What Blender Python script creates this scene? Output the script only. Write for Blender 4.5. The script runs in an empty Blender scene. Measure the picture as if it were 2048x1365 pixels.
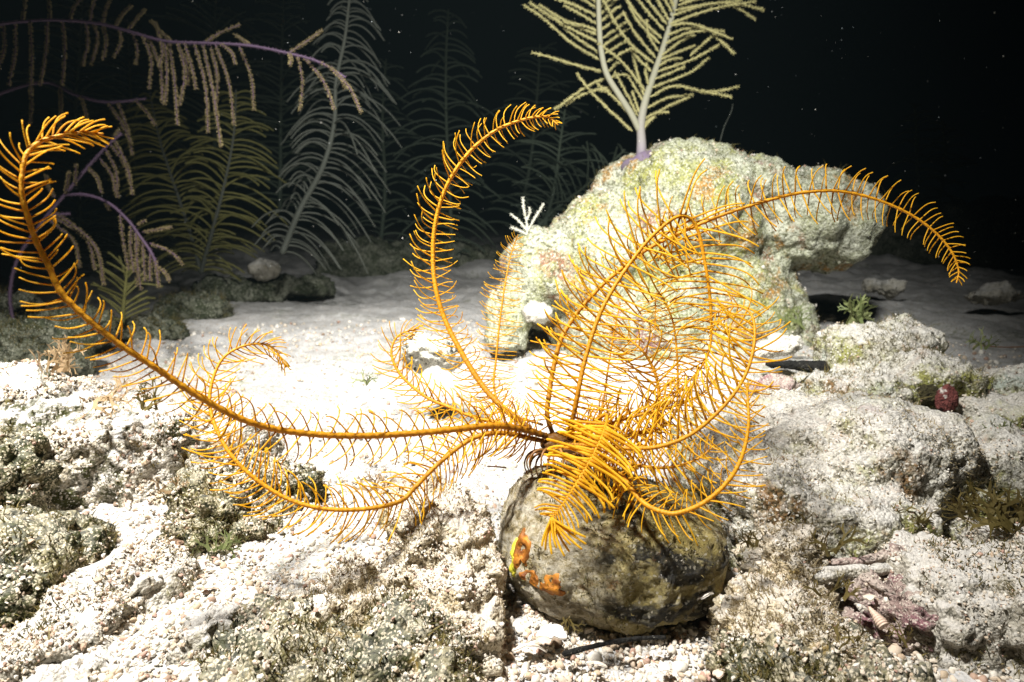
import bpy, math, random
import numpy as np
from mathutils import Vector, Matrix

sc = bpy.context.scene
col = sc.collection
RNG = np.random.default_rng(7)
random.seed(7)

# ------------------------------------------------------------------ camera
FPX = 1334.0                       # focal length in pixels of the 2048 px wide photograph
CX, CY = 1024.0, 682.5
CAM_H = 0.19
PITCH = math.atan((CY - 440.0) / FPX)
cam_d = bpy.data.cameras.new('camera')
cam_d.sensor_width = 36.0
cam_d.lens = FPX / 2048 * 36.0
cam_d.clip_start = 0.01
cam_d.clip_end = 100.0
cam_d.dof.use_dof = True
cam_d.dof.focus_distance = 0.33
cam_d.dof.aperture_fstop = 17.0
cam = bpy.data.objects.new('camera', cam_d)
cam.location = (0, 0, CAM_H)
cam.rotation_euler = (math.pi / 2 - PITCH, 0, 0)
col.objects.link(cam)
sc.camera = cam
CAMP = np.array([0, 0, CAM_H])
FW = np.array([0, math.cos(PITCH), -math.sin(PITCH)])
RT = np.array([1.0, 0, 0])
UP = np.array([0, math.sin(PITCH), math.cos(PITCH)])

# ------------------------------------------------------------------ night water: almost no ambient light
world = bpy.data.worlds.new('World')
sc.world = world
world.use_nodes = True
bg = world.node_tree.nodes['Background']
bg.inputs['Color'].default_value = (0.10, 0.17, 0.20, 1)
bg.inputs['Strength'].default_value = 0.004

# ------------------------------------------------------------------ the divers' strobes (off camera) that light the scene
def spot(name, loc, target, power, angle, blend, size, color):
    l = bpy.data.lights.new(name, 'SPOT')
    l.energy = power
    l.spot_size = math.radians(angle)
    l.spot_blend = blend
    l.shadow_soft_size = size
    l.color = color
    o = bpy.data.objects.new(name, l)
    o.location = loc
    o.rotation_euler = (Vector(target) - Vector(loc)).to_track_quat('-Z', 'Y').to_euler()
    col.objects.link(o)
    return o
spot('key_strobe', (-0.30, 0.10, 0.93), (-0.15, 0.58, 0.0), 138, 73, 0.9, 0.035, (1.0, 0.975, 0.945))
spot('second_strobe', (0.06, 0.16, 0.70), (0.06, 1.05, 0.20), 80, 78, 0.95, 0.04, (0.97, 0.98, 0.96))

vs = sc.view_settings
vs.view_transform = 'Standard'
vs.look = 'None'
vs.exposure = 0.0
vs.gamma = 1.0
sc.cycles.max_bounces = 6
sc.cycles.diffuse_bounces = 3
sc.cycles.transmission_bounces = 4
sc.cycles.use_denoising = True

# ------------------------------------------------------------------ helpers
def at(px, py, d):
    """world point seen at photo pixel (px, py), d metres in front of the camera"""
    return CAMP + d * (FW + (px - CX) / FPX * RT - (py - CY) / FPX * UP)

def gd(px, py, z=0.0):
    """depth at which the ray of a pixel meets the level z"""
    r = FW + (px - CX) / FPX * RT - (py - CY) / FPX * UP
    return (z - CAM_H) / r[2]

def norm(v):
    return v / (np.linalg.norm(v, axis=-1, keepdims=True) + 1e-12)

def _hash(ix, iy, iz, seed):
    h = (ix * 374761393 + iy * 668265263 + iz * 2147483647 + seed * 1274126177) & 0xFFFFFFFF
    h = ((h ^ (h >> 13)) * 1274126177) & 0xFFFFFFFF
    h = ((h ^ (h >> 16)) * 2246822519) & 0xFFFFFFFF
    h = h ^ (h >> 15)
    return h

def vnoise(P, seed=0):
    I = np.floor(P).astype(np.int64)
    f = P - I
    f = f * f * f * (f * (f * 6 - 15) + 10)
    out = 0
    for dx in (0, 1):
        wx = f[:, 0] if dx else 1 - f[:, 0]
        for dy in (0, 1):
            wy = f[:, 1] if dy else 1 - f[:, 1]
            for dz in (0, 1):
                wz = f[:, 2] if dz else 1 - f[:, 2]
                h = _hash(I[:, 0] + dx, I[:, 1] + dy, I[:, 2] + dz, seed) / 4294967295.0
                out = out + h * wx * wy * wz
    return out * 2 - 1

def fbm(P, octv=4, seed=0, gain=0.5):
    a, s, out = 1.0, 1.0, 0
    for o in range(octv):
        out = out + a * vnoise(P * s + 17.3 * o, seed + o)
        a *= gain
        s *= 2.03
    return out

def worley(P, seed=0):
    I = np.floor(P).astype(np.int64)
    best = np.full(len(P), 9.0)
    for dx in (-1, 0, 1):
        for dy in (-1, 0, 1):
            for dz in (-1, 0, 1):
                J = I + np.array([dx, dy, dz])
                h = _hash(J[:, 0], J[:, 1], J[:, 2], seed)
                q = np.stack([(h & 1023) / 1023.0, ((h >> 10) & 1023) / 1023.0, ((h >> 20) & 1023) / 1023.0], 1)
                d = np.sum((J + q - P) ** 2, 1)
                best = np.minimum(best, d)
    return np.sqrt(best)

def mesh_from(name, V, faces, mats=(), midx=None, tint=None, smooth=True):
    """V (n,3); faces = list of int arrays (k,3) or (k,4)"""
    V = np.asarray(V, dtype=np.float32)
    me = bpy.data.meshes.new(name)
    faces = [np.asarray(f, dtype=np.int32) for f in faces if len(f)]
    loops = np.concatenate([f.ravel() for f in faces])
    sizes = np.concatenate([np.full(len(f), f.shape[1], dtype=np.int32) for f in faces])
    starts = np.concatenate([[0], np.cumsum(sizes)[:-1]]).astype(np.int32)
    me.vertices.add(len(V))
    me.vertices.foreach_set('co', V.ravel())
    me.loops.add(len(loops))
    me.loops.foreach_set('vertex_index', loops)
    me.polygons.add(len(sizes))
    me.polygons.foreach_set('loop_start', starts)
    if midx is not None:
        me.polygons.foreach_set('material_index', np.asarray(midx, dtype=np.int32))
    sm = np.full(len(sizes), smooth, dtype=bool)
    if midx is not None:
        sm &= np.asarray(midx) == 0
    me.polygons.foreach_set('use_smooth', sm)
    for m in mats:
        me.materials.append(m)
    if tint is not None:
        a = me.attributes.new('tint', 'FLOAT', 'POINT')
        a.data.foreach_set('value', np.asarray(tint, dtype=np.float32))
    me.update(calc_edges=True)
    return me

def tag(o, label=None, cat=None, group=None, kind=None):
    if label: o['label'] = label
    if cat: o['category'] = cat
    if group: o['group'] = group
    if kind: o['kind'] = kind
    return o

def link(name, me, parent=None, loc=None):
    o = bpy.data.objects.new(name, me)
    col.objects.link(o)
    if parent is not None:
        o.parent = parent
    if loc is not None:
        o.location = loc
    return o

def empty(name, loc, label, cat, group=None):
    o = bpy.data.objects.new(name, None)
    o.empty_display_size = 0.02
    o.location = loc
    col.objects.link(o)
    return tag(o, label, cat, group)

class MB:
    """collects pieces into one mesh"""
    def __init__(s):
        s.V, s.F4, s.F3, s.T, s.n = [], [], [], [], 0
    def add(s, V, F, t=0.0):
        V = np.asarray(V, dtype=float)
        F = np.asarray(F, dtype=np.int64)
        if len(F):
            (s.F4 if F.shape[1] == 4 else s.F3).append(F + s.n)
        s.V.append(V)
        s.T.append(np.broadcast_to(np.asarray(t, dtype=float), (len(V),)))
        s.n += len(V)
    def tube(s, P, R, sides=6, t=0.0):
        V, F, T = tube(P, R, sides, t)
        s.add(V, F, T)
    def mesh(s, name, mats, origin=(0, 0, 0), smooth=True):
        V = np.concatenate(s.V) - np.asarray(origin)
        fs = []
        if s.F4: fs.append(np.concatenate(s.F4))
        if s.F3: fs.append(np.concatenate(s.F3))
        return mesh_from(name, V, fs, mats, tint=np.concatenate(s.T), smooth=smooth)

def tube(P, R, sides=6, t=0.0):
    """tapered tube along P with rounded ends; returns V, quads, tint"""
    P = np.asarray(P, dtype=float)
    R = np.broadcast_to(np.asarray(R, dtype=float), (len(P),)).copy()
    T = norm(np.gradient(P, axis=0))
    # round caps: extra rings at both ends
    P = np.concatenate([[P[0] - T[0] * R[0] * 0.7], P, [P[-1] + T[-1] * R[-1] * 0.7]])
    T = np.concatenate([[T[0]], T, [T[-1]]])
    R = np.concatenate([[R[0] * 0.25], R, [R[-1] * 0.25]])
    n = len(P)
    N = np.zeros_like(P)
    a = np.array([0, 0, 1.0]) if abs(T[0][2]) < 0.9 else np.array([1.0, 0, 0])
    v = norm(a - T[0] * a.dot(T[0]))
    for i in range(n):
        v = v - T[i] * v.dot(T[i])
        l = np.linalg.norm(v)
        v = v / l if l > 1e-9 else norm(np.cross(T[i], [0.3, 0.5, 0.8]))
        N[i] = v
    B = np.cross(T, N)
    ang = np.arange(sides) * 2 * math.pi / sides
    V = P[:, None, :] + R[:, None, None] * (np.cos(ang)[None, :, None] * N[:, None, :] + np.sin(ang)[None, :, None] * B[:, None, :])
    V = V.reshape(-1, 3)
    i = np.arange(n - 1)[:, None] * sides
    j = np.arange(sides)[None, :]
    k = (np.arange(sides)[None, :] + 1) % sides
    F = np.stack([i + j, i + k, i + sides + k, i + sides + j], -1).reshape(-1, 4)
    tt = np.broadcast_to(np.asarray(t, dtype=float), (n - 2,)) if np.ndim(t) else np.full(n - 2, t)
    tt = np.concatenate([[tt[0]], tt, [tt[-1]]])
    return V, F, np.repeat(tt, sides)

def catmull(C, n):
    """smooth curve through control points C, n points evenly spaced along it"""
    C = np.asarray(C, dtype=float)
    E = np.concatenate([[2 * C[0] - C[1]], C, [2 * C[-1] - C[-2]]])
    out = []
    for i in range(1, len(E) - 2):
        p0, p1, p2, p3 = E[i - 1:i + 3]
        u = np.linspace(0, 1, 24, endpoint=False)[:, None]
        out.append(0.5 * (2 * p1 + (p2 - p0) * u + (2 * p0 - 5 * p1 + 4 * p2 - p3) * u ** 2 + (3 * p1 - p0 - 3 * p2 + p3) * u ** 3))
    out.append(C[-1:])
    D = np.concatenate(out)
    s = np.concatenate([[0], np.cumsum(np.linalg.norm(np.diff(D, axis=0), axis=1))])
    q = np.linspace(0, s[-1], n)
    return np.stack([np.interp(q, s, D[:, k]) for k in range(D.shape[1])], 1), s[-1]

# icosphere templates for grains
def ico(sub=0):
    p = (1 + 5 ** 0.5) / 2
    V = [(-1, p, 0), (1, p, 0), (-1, -p, 0), (1, -p, 0), (0, -1, p), (0, 1, p), (0, -1, -p), (0, 1, -p), (p, 0, -1), (p, 0, 1), (-p, 0, -1), (-p, 0, 1)]
    F = [(0, 11, 5), (0, 5, 1), (0, 1, 7), (0, 7, 10), (0, 10, 11), (1, 5, 9), (5, 11, 4), (11, 10, 2), (10, 7, 6), (7, 1, 8), (3, 9, 4), (3, 4, 2), (3, 2, 6), (3, 6, 8), (3, 8, 9), (4, 9, 5), (2, 4, 11), (6, 2, 10), (8, 6, 7), (9, 8, 1)]
    V = [list(norm(np.array(v, dtype=float))) for v in V]
    for _ in range(sub):
        cache, F2 = {}, []
        def mid(a, b):
            k = (min(a, b), max(a, b))
            if k not in cache:
                V.append(list(norm((np.array(V[a]) + np.array(V[b])) / 2)))
                cache[k] = len(V) - 1
            return cache[k]
        for a, b, c in F:
            ab, bc, ca = mid(a, b), mid(b, c), mid(c, a)
            F2 += [(a, ab, ca), (b, bc, ab), (c, ca, bc), (ab, bc, ca)]
        F = F2
    return np.array(V), np.array(F)
ICO0, ICO1, ICO3 = ico(0), ico(1), ico(3)

def grains(C, S, rng, tpl=ICO0, flat=1.0, jit=.30):
    """irregular pebbles at centres C with sizes S -> V, F, tint"""
    n = len(C)
    tv, tf = tpl
    A = rng.normal(size=(n, 3, 3))
    Q, _ = np.linalg.qr(A)
    sc3 = rng.uniform(0.42, 1.35, size=(n, 3))
    V = tv[None] * (1 + rng.uniform(-jit, jit, size=(n, len(tv), 1)))
    V = np.einsum('nij,nkj->nki', Q, V * sc3[:, None, :])
    V[:, :, 2] *= flat
    V = V * S[:, None, None] + C[:, None, :]
    F = tf[None] + (np.arange(n) * len(tv))[:, None, None]
    return V.reshape(-1, 3), F.reshape(-1, 3), np.repeat(rng.uniform(0, 1, n), len(tv))

# ------------------------------------------------------------------ materials
def newmat(name):
    m = bpy.data.materials.new(name)
    m.use_nodes = True
    nt = m.node_tree
    return m, nt, nt.nodes['Principled BSDF']

def N(nt, t, **kw):
    n = nt.nodes.new(t)
    for k, v in kw.items():
        if k in n.inputs: n.inputs[k].default_value = v
        else: setattr(n, k, v)
    return n

def ramp(nt, src, stops, interp='LINEAR'):
    r = nt.nodes.new('ShaderNodeValToRGB')
    r.color_ramp.interpolation = interp
    e = r.color_ramp.elements
    while len(e) < len(stops): e.new(0.5)
    for k, (p, c) in enumerate(stops):
        e[k].position = p
        e[k].color = (c[0], c[1], c[2], 1) if np.ndim(c) else (c, c, c, 1)
    nt.links.new(src, r.inputs['Fac'])
    return r.outputs['Color']

def mixc(nt, fac, a, b, mode='MIX'):
    m = nt.nodes.new('ShaderNodeMix')
    m.data_type = 'RGBA'
    m.blend_type = mode
    for sock, v in ((m.inputs[0], fac), (m.inputs[6], a), (m.inputs[7], b)):
        if hasattr(v, 'default_value') or hasattr(v, 'is_linked'):
            nt.links.new(v, sock)
        elif np.ndim(v):
            sock.default_value = (v[0], v[1], v[2], 1)
        else:
            sock.default_value = v
    return m.outputs[2]

def noise(nt, vec, scale, detail=5, rough=0.6, dist=0.0):
    n = N(nt, 'ShaderNodeTexNoise', Scale=scale, Detail=detail, Roughness=rough, Distortion=dist)
    nt.links.new(vec, n.inputs['Vector'])
    return n.outputs['Fac']

def voro(nt, vec, scale, feature='F1', out='Distance'):
    n = N(nt, 'ShaderNodeTexVoronoi', Scale=scale)
    n.feature = feature
    nt.links.new(vec, n.inputs['Vector'])
    return n.outputs[out]

def bump(nt, b, h, strength, dist):
    n = N(nt, 'ShaderNodeBump', Strength=strength, Distance=dist)
    nt.links.new(h, n.inputs['Height'])
    nt.links.new(n.outputs['Normal'], b.inputs['Normal'])
    return n

def reef_mat(name, pale, mid, dark, accents=(), s=1.0, pits=0.42, specks=0.5, base_pos=(0.35, 0.62), pit_scale=210, pit_soft=1.0, dust=0.0):
    """crusty limestone: pale sediment, algae in the pores, coloured crusts"""
    m, nt, b = newmat(name)
    v = N(nt, 'ShaderNodeTexCoord').outputs['Object']
    c = ramp(nt, noise(nt, v, 38 * s, 8, 0.68), [(base_pos[0], mid), (base_pos[1], pale)])
    for k, (ac, sca, lo, hi) in enumerate(accents):
        mp = N(nt, 'ShaderNodeMapping')
        mp.inputs['Location'].default_value = (3.1 * k + 1.7, 5.3 * k, 2.2)
        nt.links.new(v, mp.inputs['Vector'])
        f = ramp(nt, noise(nt, mp.outputs['Vector'], sca * s, 7, 0.68, 0.3), [(lo, 0.0), (hi, 1.0)])
        c = mixc(nt, f, c, ac)
    # dark pores
    f = ramp(nt, noise(nt, v, pit_scale * s, 6, 0.66, 0.4), [(pits - 0.07 * pit_soft, 1.0), (pits + 0.06 * pit_soft, 0.0)])
    c = mixc(nt, f, c, dark)
    # fine pale grains lying on everything
    vc = N(nt, 'ShaderNodeTexVoronoi', Scale=950 * s)
    nt.links.new(v, vc.inputs['Vector'])
    sep = N(nt, 'ShaderNodeSeparateColor')
    nt.links.new(vc.outputs['Color'], sep.inputs['Color'])
    g = ramp(nt, sep.outputs[0], [(1 - specks * 0.5, 0.0), (1 - specks * 0.5 + 0.04, 0.8)])
    c = mixc(nt, g, c, tuple(min(0.75, x * 1.15) for x in pale))
    g2 = ramp(nt, sep.outputs[1], [(0.86, 0.0), (0.9, 0.65)])
    c = mixc(nt, g2, c, dark)
    if dust:   # powdery sediment settled on the upward faces
        gz = N(nt, 'ShaderNodeSeparateXYZ')
        nt.links.new(N(nt, 'ShaderNodeNewGeometry').outputs['Normal'], gz.inputs[0])
        ma = N(nt, 'ShaderNodeMath', operation='MULTIPLY_ADD')
        nt.links.new(noise(nt, v, 90 * s, 6, 0.7), ma.inputs[0])
        ma.inputs[1].default_value = 1.5
        nt.links.new(gz.outputs[2], ma.inputs[2])
        mrg = N(nt, 'ShaderNodeMapRange')
        mrg.inputs['From Min'].default_value = 1.25; mrg.inputs['From Max'].default_value = 1.62
        mrg.inputs['To Max'].default_value = dust
        nt.links.new(ma.outputs[0], mrg.inputs['Value'])
        c = mixc(nt, mrg.outputs[0], c, (0.66, 0.635, 0.59))
    nt.links.new(c, b.inputs['Base Color'])
    b.inputs['Roughness'].default_value = 0.85
    b.inputs['Specular IOR Level'].default_value = 0.25
    ad = N(nt, 'ShaderNodeMath', operation='ADD')
    nt.links.new(noise(nt, v, 260 * s, 6, 0.7), ad.inputs[0])
    mu = N(nt, 'ShaderNodeMath', operation='MULTIPLY')
    nt.links.new(voro(nt, v, 520 * s), mu.inputs[0])
    mu.inputs[1].default_value = -0.6
    nt.links.new(mu.outputs[0], ad.inputs[1])
    bump(nt, b, ad.outputs[0], 0.9, 0.0022 / s)
    return m

def tint_mat(name, stops, rough=0.7, spec=0.3, transl=0.0, bump_s=0.0, bump_scale=900, mottle=None):
    """colour from the per-piece 'tint' value"""
    m, nt, b = newmat(name)
    a = N(nt, 'ShaderNodeAttribute', attribute_name='tint')
    c = ramp(nt, a.outputs['Fac'], stops)
    v = N(nt, 'ShaderNodeTexCoord').outputs['Object']
    if mottle:
        f = ramp(nt, noise(nt, v, mottle[0], 4, 0.6), [(0.35, 0.0), (0.65, 1.0)])
        c = mixc(nt, f, c, mixc(nt, 1.0, c, mottle[1], 'MULTIPLY'))
    nt.links.new(c, b.inputs['Base Color'])
    b.inputs['Roughness'].default_value = rough
    b.inputs['Specular IOR Level'].default_value = spec
    if bump_s:
        bump(nt, b, noise(nt, v, bump_scale, 4, 0.6), bump_s, 0.0006)
    if transl:
        tr = N(nt, 'ShaderNodeBsdfTranslucent')
        nt.links.new(c, tr.inputs['Color'])
        mx = N(nt, 'ShaderNodeMixShader')
        mx.inputs[0].default_value = transl
        nt.links.new(b.outputs[0], mx.inputs[1])
        nt.links.new(tr.outputs[0], mx.inputs[2])
        nt.links.new(mx.outputs[0], nt.nodes['Material Output'].inputs['Surface'])
    return m

PALE = (0.64, 0.60, 0.53)
M = {}
M['boulder'] = reef_mat('boulder_crust', (0.49, 0.49, 0.39), (0.29, 0.30, 0.17), (0.10, 0.10, 0.05),
                        [((0.31, 0.31, 0.09), 16, 0.51, 0.60), ((0.26, 0.13, 0.08), 14, 0.545, 0.60), ((0.38, 0.20, 0.05), 22, 0.57, 0.62), ((0.22, 0.10, 0.10), 13, 0.565, 0.615)], s=0.62, pits=0.46, specks=0.5, base_pos=(0.36, 0.62), pit_scale=300)
M['mound'] = reef_mat('pale_rubble', PALE, (0.36, 0.30, 0.18), (0.045, 0.045, 0.018),
                      [((0.07, 0.072, 0.022), 26, 0.54, 0.59), ((0.27, 0.19, 0.06), 30, 0.60, 0.67)], s=1.0, pits=0.43, specks=0.4, dust=0.8)
M['mound_right'] = reef_mat('olive_rubble', (0.60, 0.58, 0.51), (0.36, 0.33, 0.24), (0.07, 0.06, 0.03),
                      [((0.26, 0.26, 0.075), 17, 0.49, 0.58), ((0.22, 0.13, 0.055), 25, 0.54, 0.61), ((0.42, 0.46, 0.40), 15, 0.56, 0.66), ((0.20, 0.11, 0.10), 21, 0.64, 0.70), ((0.42, 0.22, 0.03), 60, 0.70, 0.73)], s=0.9, pits=0.46, specks=0.3, pit_scale=330, dust=0.5)
M['algae_rock'] = reef_mat('algae_rock', (0.52, 0.46, 0.33), (0.16, 0.14, 0.05), (0.022, 0.025, 0.010),
                      [((0.05, 0.055, 0.015), 26, 0.46, 0.56), ((0.25, 0.17, 0.04), 34, 0.58, 0.66), ((0.16, 0.05, 0.03), 22, 0.68, 0.73)], s=1.1, pits=0.47, specks=0.55, base_pos=(0.4, 0.66), dust=0.12)
M['tan_rock'] = reef_mat('tan_rock', (0.60, 0.53, 0.40), (0.40, 0.31, 0.17), (0.10, 0.075, 0.035),
                      [((0.40, 0.29, 0.10), 30, 0.58, 0.66), ((0.14, 0.13, 0.05), 26, 0.60, 0.68), ((0.32, 0.17, 0.15), 28, 0.66, 0.71)], s=1.2, pits=0.38, specks=0.6, dust=0.5)
M['brown_rock'] = reef_mat('brown_rock', (0.46, 0.33, 0.23), (0.25, 0.14, 0.08), (0.07, 0.04, 0.025), [], s=1.3, pits=0.40, specks=0.3)
M['pink_rock'] = reef_mat('pink_rock', (0.52, 0.45, 0.38), (0.27, 0.18, 0.16), (0.06, 0.04, 0.035),
                      [((0.24, 0.12, 0.13), 26, 0.50, 0.58), ((0.20, 0.19, 0.07), 30, 0.60, 0.67)], s=1.2, pits=0.40, specks=0.5)
M['grey_rock'] = reef_mat('grey_rock', (0.50, 0.47, 0.40), (0.26, 0.23, 0.16), (0.06, 0.055, 0.035),
                      [((0.16, 0.15, 0.06), 24, 0.56, 0.64)], s=1.2, pits=0.43, specks=0.6, dust=0.65)
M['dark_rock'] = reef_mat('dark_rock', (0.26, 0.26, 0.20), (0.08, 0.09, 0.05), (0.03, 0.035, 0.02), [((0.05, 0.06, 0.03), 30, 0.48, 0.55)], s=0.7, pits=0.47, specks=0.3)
M['spotted'] = reef_mat('spotted_stone', (0.62, 0.60, 0.52), (0.50, 0.47, 0.38), (0.02, 0.02, 0.015),
                      [((0.03, 0.03, 0.02), 30, 0.55, 0.575), ((0.40, 0.28, 0.15), 40, 0.64, 0.7)], s=0.8, pits=0.36, specks=0.3)
M['white_stone'] = reef_mat('white_stone', (0.66, 0.63, 0.55), (0.52, 0.47, 0.38), (0.2, 0.17, 0.12), [], s=1.0, pits=0.30, specks=0.4)
M['grain'] = tint_mat('coral_grain', [(0.0, (0.68, 0.65, 0.58)), (0.45, (0.62, 0.56, 0.46)), (0.72, (0.55, 0.45, 0.34)), (0.86, (0.46, 0.36, 0.24)), (0.93, (0.42, 0.26, 0.2)), (1.0, (0.18, 0.14, 0.09))], rough=0.7, spec=0.35, bump_s=0.4, bump_scale=1500)
M['turf'] = tint_mat('turf_algae', [(0.0, (0.05, 0.05, 0.015)), (0.5, (0.12, 0.105, 0.03)), (1.0, (0.25, 0.19, 0.07))], rough=0.6, transl=0.3)
M['fuzz'] = tint_mat('sediment_fuzz', [(0.0, (0.24, 0.19, 0.09)), (1.0, (0.46, 0.38, 0.24))], rough=0.7, transl=0.3)
M['dictyota'] = tint_mat('forked_algae', [(0.0, (0.14, 0.11, 0.035)), (1.0, (0.26, 0.205, 0.075))], rough=0.5, spec=0.3, transl=0.5, mottle=(400, (0.8, 0.8, 0.75)))
M['pale_dictyota'] = tint_mat('bleached_algae', [(0.0, (0.42, 0.30, 0.16)), (1.0, (0.55, 0.40, 0.24))], rough=0.5, spec=0.3, transl=0.45)
M['green_algae'] = tint_mat('green_algae', [(0.0, (0.12, 0.15, 0.05)), (1.0, (0.22, 0.24, 0.10))], rough=0.5, transl=0.3)

# sand
def sand_mat():
    m, nt, b = newmat('coral_sand')
    v = N(nt, 'ShaderNodeTexCoord').outputs['Object']
    c = ramp(nt, noise(nt, v, 14, 8, 0.65), [(0.3, (0.44, 0.43, 0.41)), (0.6, (0.57, 0.56, 0.54))])
    vc = N(nt, 'ShaderNodeTexVoronoi', Scale=700)
    nt.links.new(v, vc.inputs['Vector'])
    sep = N(nt, 'ShaderNodeSeparateColor')
    nt.links.new(vc.outputs['Color'], sep.inputs['Color'])
    c = mixc(nt, ramp(nt, sep.outputs[0], [(0.80, 0.0), (0.86, 0.55)]), c, (0.40, 0.31, 0.21))
    c = mixc(nt, ramp(nt, sep.outputs[1], [(0.93, 0.0), (0.96, 0.8)]), c, (0.13, 0.10, 0.06))
    # litter and green film
    f = ramp(nt, noise(nt, v, 9, 8, 0.7), [(0.52, 0.0), (0.64, 0.8)])
    g = ramp(nt, noise(nt, v, 120, 5, 0.65), [(0.45, 0.0), (0.58, 1.0)])
    mu = N(nt, 'ShaderNodeMath', operation='MULTIPLY')
    nt.links.new(f, mu.inputs[0]); nt.links.new(g, mu.inputs[1])
    c = mixc(nt, mu.outputs[0], c, (0.17, 0.18, 0.10))
    nt.links.new(c, b.inputs['Base Color'])
    b.inputs['Roughness'].default_value = 0.9
    b.inputs['Specular IOR Level'].default_value = 0.2
    ad = N(nt, 'ShaderNodeMath', operation='ADD')
    nt.links.new(noise(nt, v, 180, 6, 0.7), ad.inputs[0])
    nt.links.new(voro(nt, v, 650), ad.inputs[1])
    bump(nt, b, ad.outputs[0], 0.7, 0.0015)
    return m
M['sand'] = sand_mat()

# ------------------------------------------------------------------ seabed
def height(x, y, fine=True):
    P = np.stack([x, y, np.zeros_like(x)], 1)
    r = np.hypot(x, y)
    z = 0.016 * fbm(P * 3.1 + 4.0, 3, 3) * np.clip((r - 0.25) / 0.5, 0.15, 1)
    t = np.clip((r - 0.7) / 0.8, 0, 1)
    z = z + 0.02 * t * t * (3 - 2 * t)
    t = np.clip((r - 1.7) / 1.6, 0, 1)
    z = z + t * 0.05 * (0.4 + fbm(P * 1.7, 3, 9)) + 0.02 * np.clip((r - 1.3), 0, 1) * fbm(P * 9, 3, 12)
    z = z + 0.0045 * fbm(P * 24, 3, 5)
    z = z + 0.017 * np.clip((0.52 - y) / 0.1, 0, 1) * np.clip((-0.005 - x) / 0.08, 0, 1) + 0.009 * np.clip((0.46 - y) / 0.08, 0, 1) * np.clip((x - 0.13) / 0.06, 0, 1)
    if fine:
        z = z + 0.0016 * fbm(P * 95, 3, 21) - 0.0011 * np.minimum(worley(P * 330, 4), 1.0)
    return z - 0.006

def build_seabed():
    na, nr = 900, 820
    az = np.radians(np.linspace(-66, 66, na))
    rr = 0.2 * (15.0 / 0.2) ** np.linspace(0, 1, nr)
    A, R = np.meshgrid(az, rr)
    x = (R * np.sin(A)).ravel()
    y = (R * np.cos(A)).ravel() - 0.12
    z = height(x, y)
    V = np.stack([x, y, z], 1)
    i = np.arange(nr - 1)[:, None] * na
    j = np.arange(na - 1)[None, :]
    F = np.stack([i + j, i + j + 1, i + na + j + 1, i + na + j], -1).reshape(-1, 4)
    o = link('seabed', mesh_from('seabed', V, [F[:, ::-1]], [M['sand']]))
    tag(o, kind='structure')
build_seabed()

def build_gravel():
    rng = np.random.default_rng(3)
    n = 52000
    r = 0.24 * (1.25 / 0.24) ** (rng.uniform(0, 1, n) ** 1.15)
    a = np.radians(rng.uniform(-50, 50, n))
    x, y = r * np.sin(a), r * np.cos(a)
    dens = vnoise(np.stack([x * 12, y * 12, 0 * x], 1), 8) * 0.5 + 0.5
    near = np.clip((0.42 - y) / 0.14, 0, 1)
    right = np.clip((x - 0.02) / 0.05, 0, 1)
    p = 0.18 + 0.5 * dens * dens + 0.8 * near
    k = rng.uniform(0, 1, n) < p
    x, y = x[k], y[k]
    z = height(x, y, False)
    s = np.minimum(rng.lognormal(math.log(0.0009), 0.36, len(x)), .0018)
    s = s * (1 + 1.3 * np.clip(np.hypot(x, y) - .45, 0, 1))
    big = rng.uniform(0, 1, len(x)) < 0.10 * np.clip((0.42 - y) / 0.1, 0.1, 1)
    s[big] *= np.where(x[big] > 0, rng.uniform(1.3, 2.1, big.sum()), rng.uniform(1.0, 1.4, big.sum()))
    lg = s > .00125
    C = np.stack([x, y, z + s * 0.3], 1)
    V, F, T = grains(C[~lg], s[~lg], rng, ICO0)
    V2, F2, T2 = grains(C[lg], s[lg], rng, ICO1, jit=.10)
    V2 = V2 + (s[lg].repeat(42) * .30 * vnoise(V2 * 900, 5))[:, None] * norm(V2 - C[lg].repeat(42, 0))
    o = link('coral_gravel', mesh_from('coral_gravel', np.concatenate([V, V2]), [np.concatenate([F, F2 + len(V)])], [M['grain']], tint=np.concatenate([T, T2])))
    o.data.polygons.foreach_set('use_smooth', np.arange(len(F) + len(F2)) >= len(F))
    tag(o, kind='stuff')
build_gravel()

# ------------------------------------------------------------------ rocks
def voxel(V, F, size):
    me = mesh_from('tmp', V, [F])
    o = link('tmp', me)
    md = o.modifiers.new('r', 'REMESH')
    md.mode = 'VOXEL'
    md.voxel_size = size
    dg = bpy.context.evaluated_depsgraph_get()
    em = bpy.data.meshes.new_from_object(o.evaluated_get(dg), depsgraph=dg)
    bpy.data.objects.remove(o)
    nv = len(em.vertices)
    V2 = np.empty(nv * 3, dtype=np.float32); em.vertices.foreach_get('co', V2)
    N2 = np.empty(nv * 3, dtype=np.float32); em.vertices.foreach_get('normal', N2)
    L = np.empty(len(em.loops), dtype=np.int32); em.loops.foreach_get('vertex_index', L)
    ls = np.empty(len(em.polygons), dtype=np.int32); em.polygons.foreach_get('loop_total', ls)
    F2 = L.reshape(-1, 4) if (ls == 4).all() else None
    bpy.data.meshes.remove(em)
    return V2.reshape(-1, 3).astype(float), N2.reshape(-1, 3).astype(float), F2

def relax(V, F, it=3):
    e = np.concatenate([F[:, [0, 1]], F[:, [1, 2]], F[:, [2, 3]], F[:, [3, 0]]])
    for _ in range(it):
        s = np.zeros_like(V); c = np.zeros(len(V))
        for k in range(3):
            s[:, k] = np.bincount(e[:, 0], V[e[:, 1], k], len(V)) + np.bincount(e[:, 1], V[e[:, 0], k], len(V))
        c = np.bincount(e[:, 0], minlength=len(V)) + np.bincount(e[:, 1], minlength=len(V))
        V = V * 0.4 + 0.6 * s / np.maximum(c, 1)[:, None]
    return V

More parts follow.
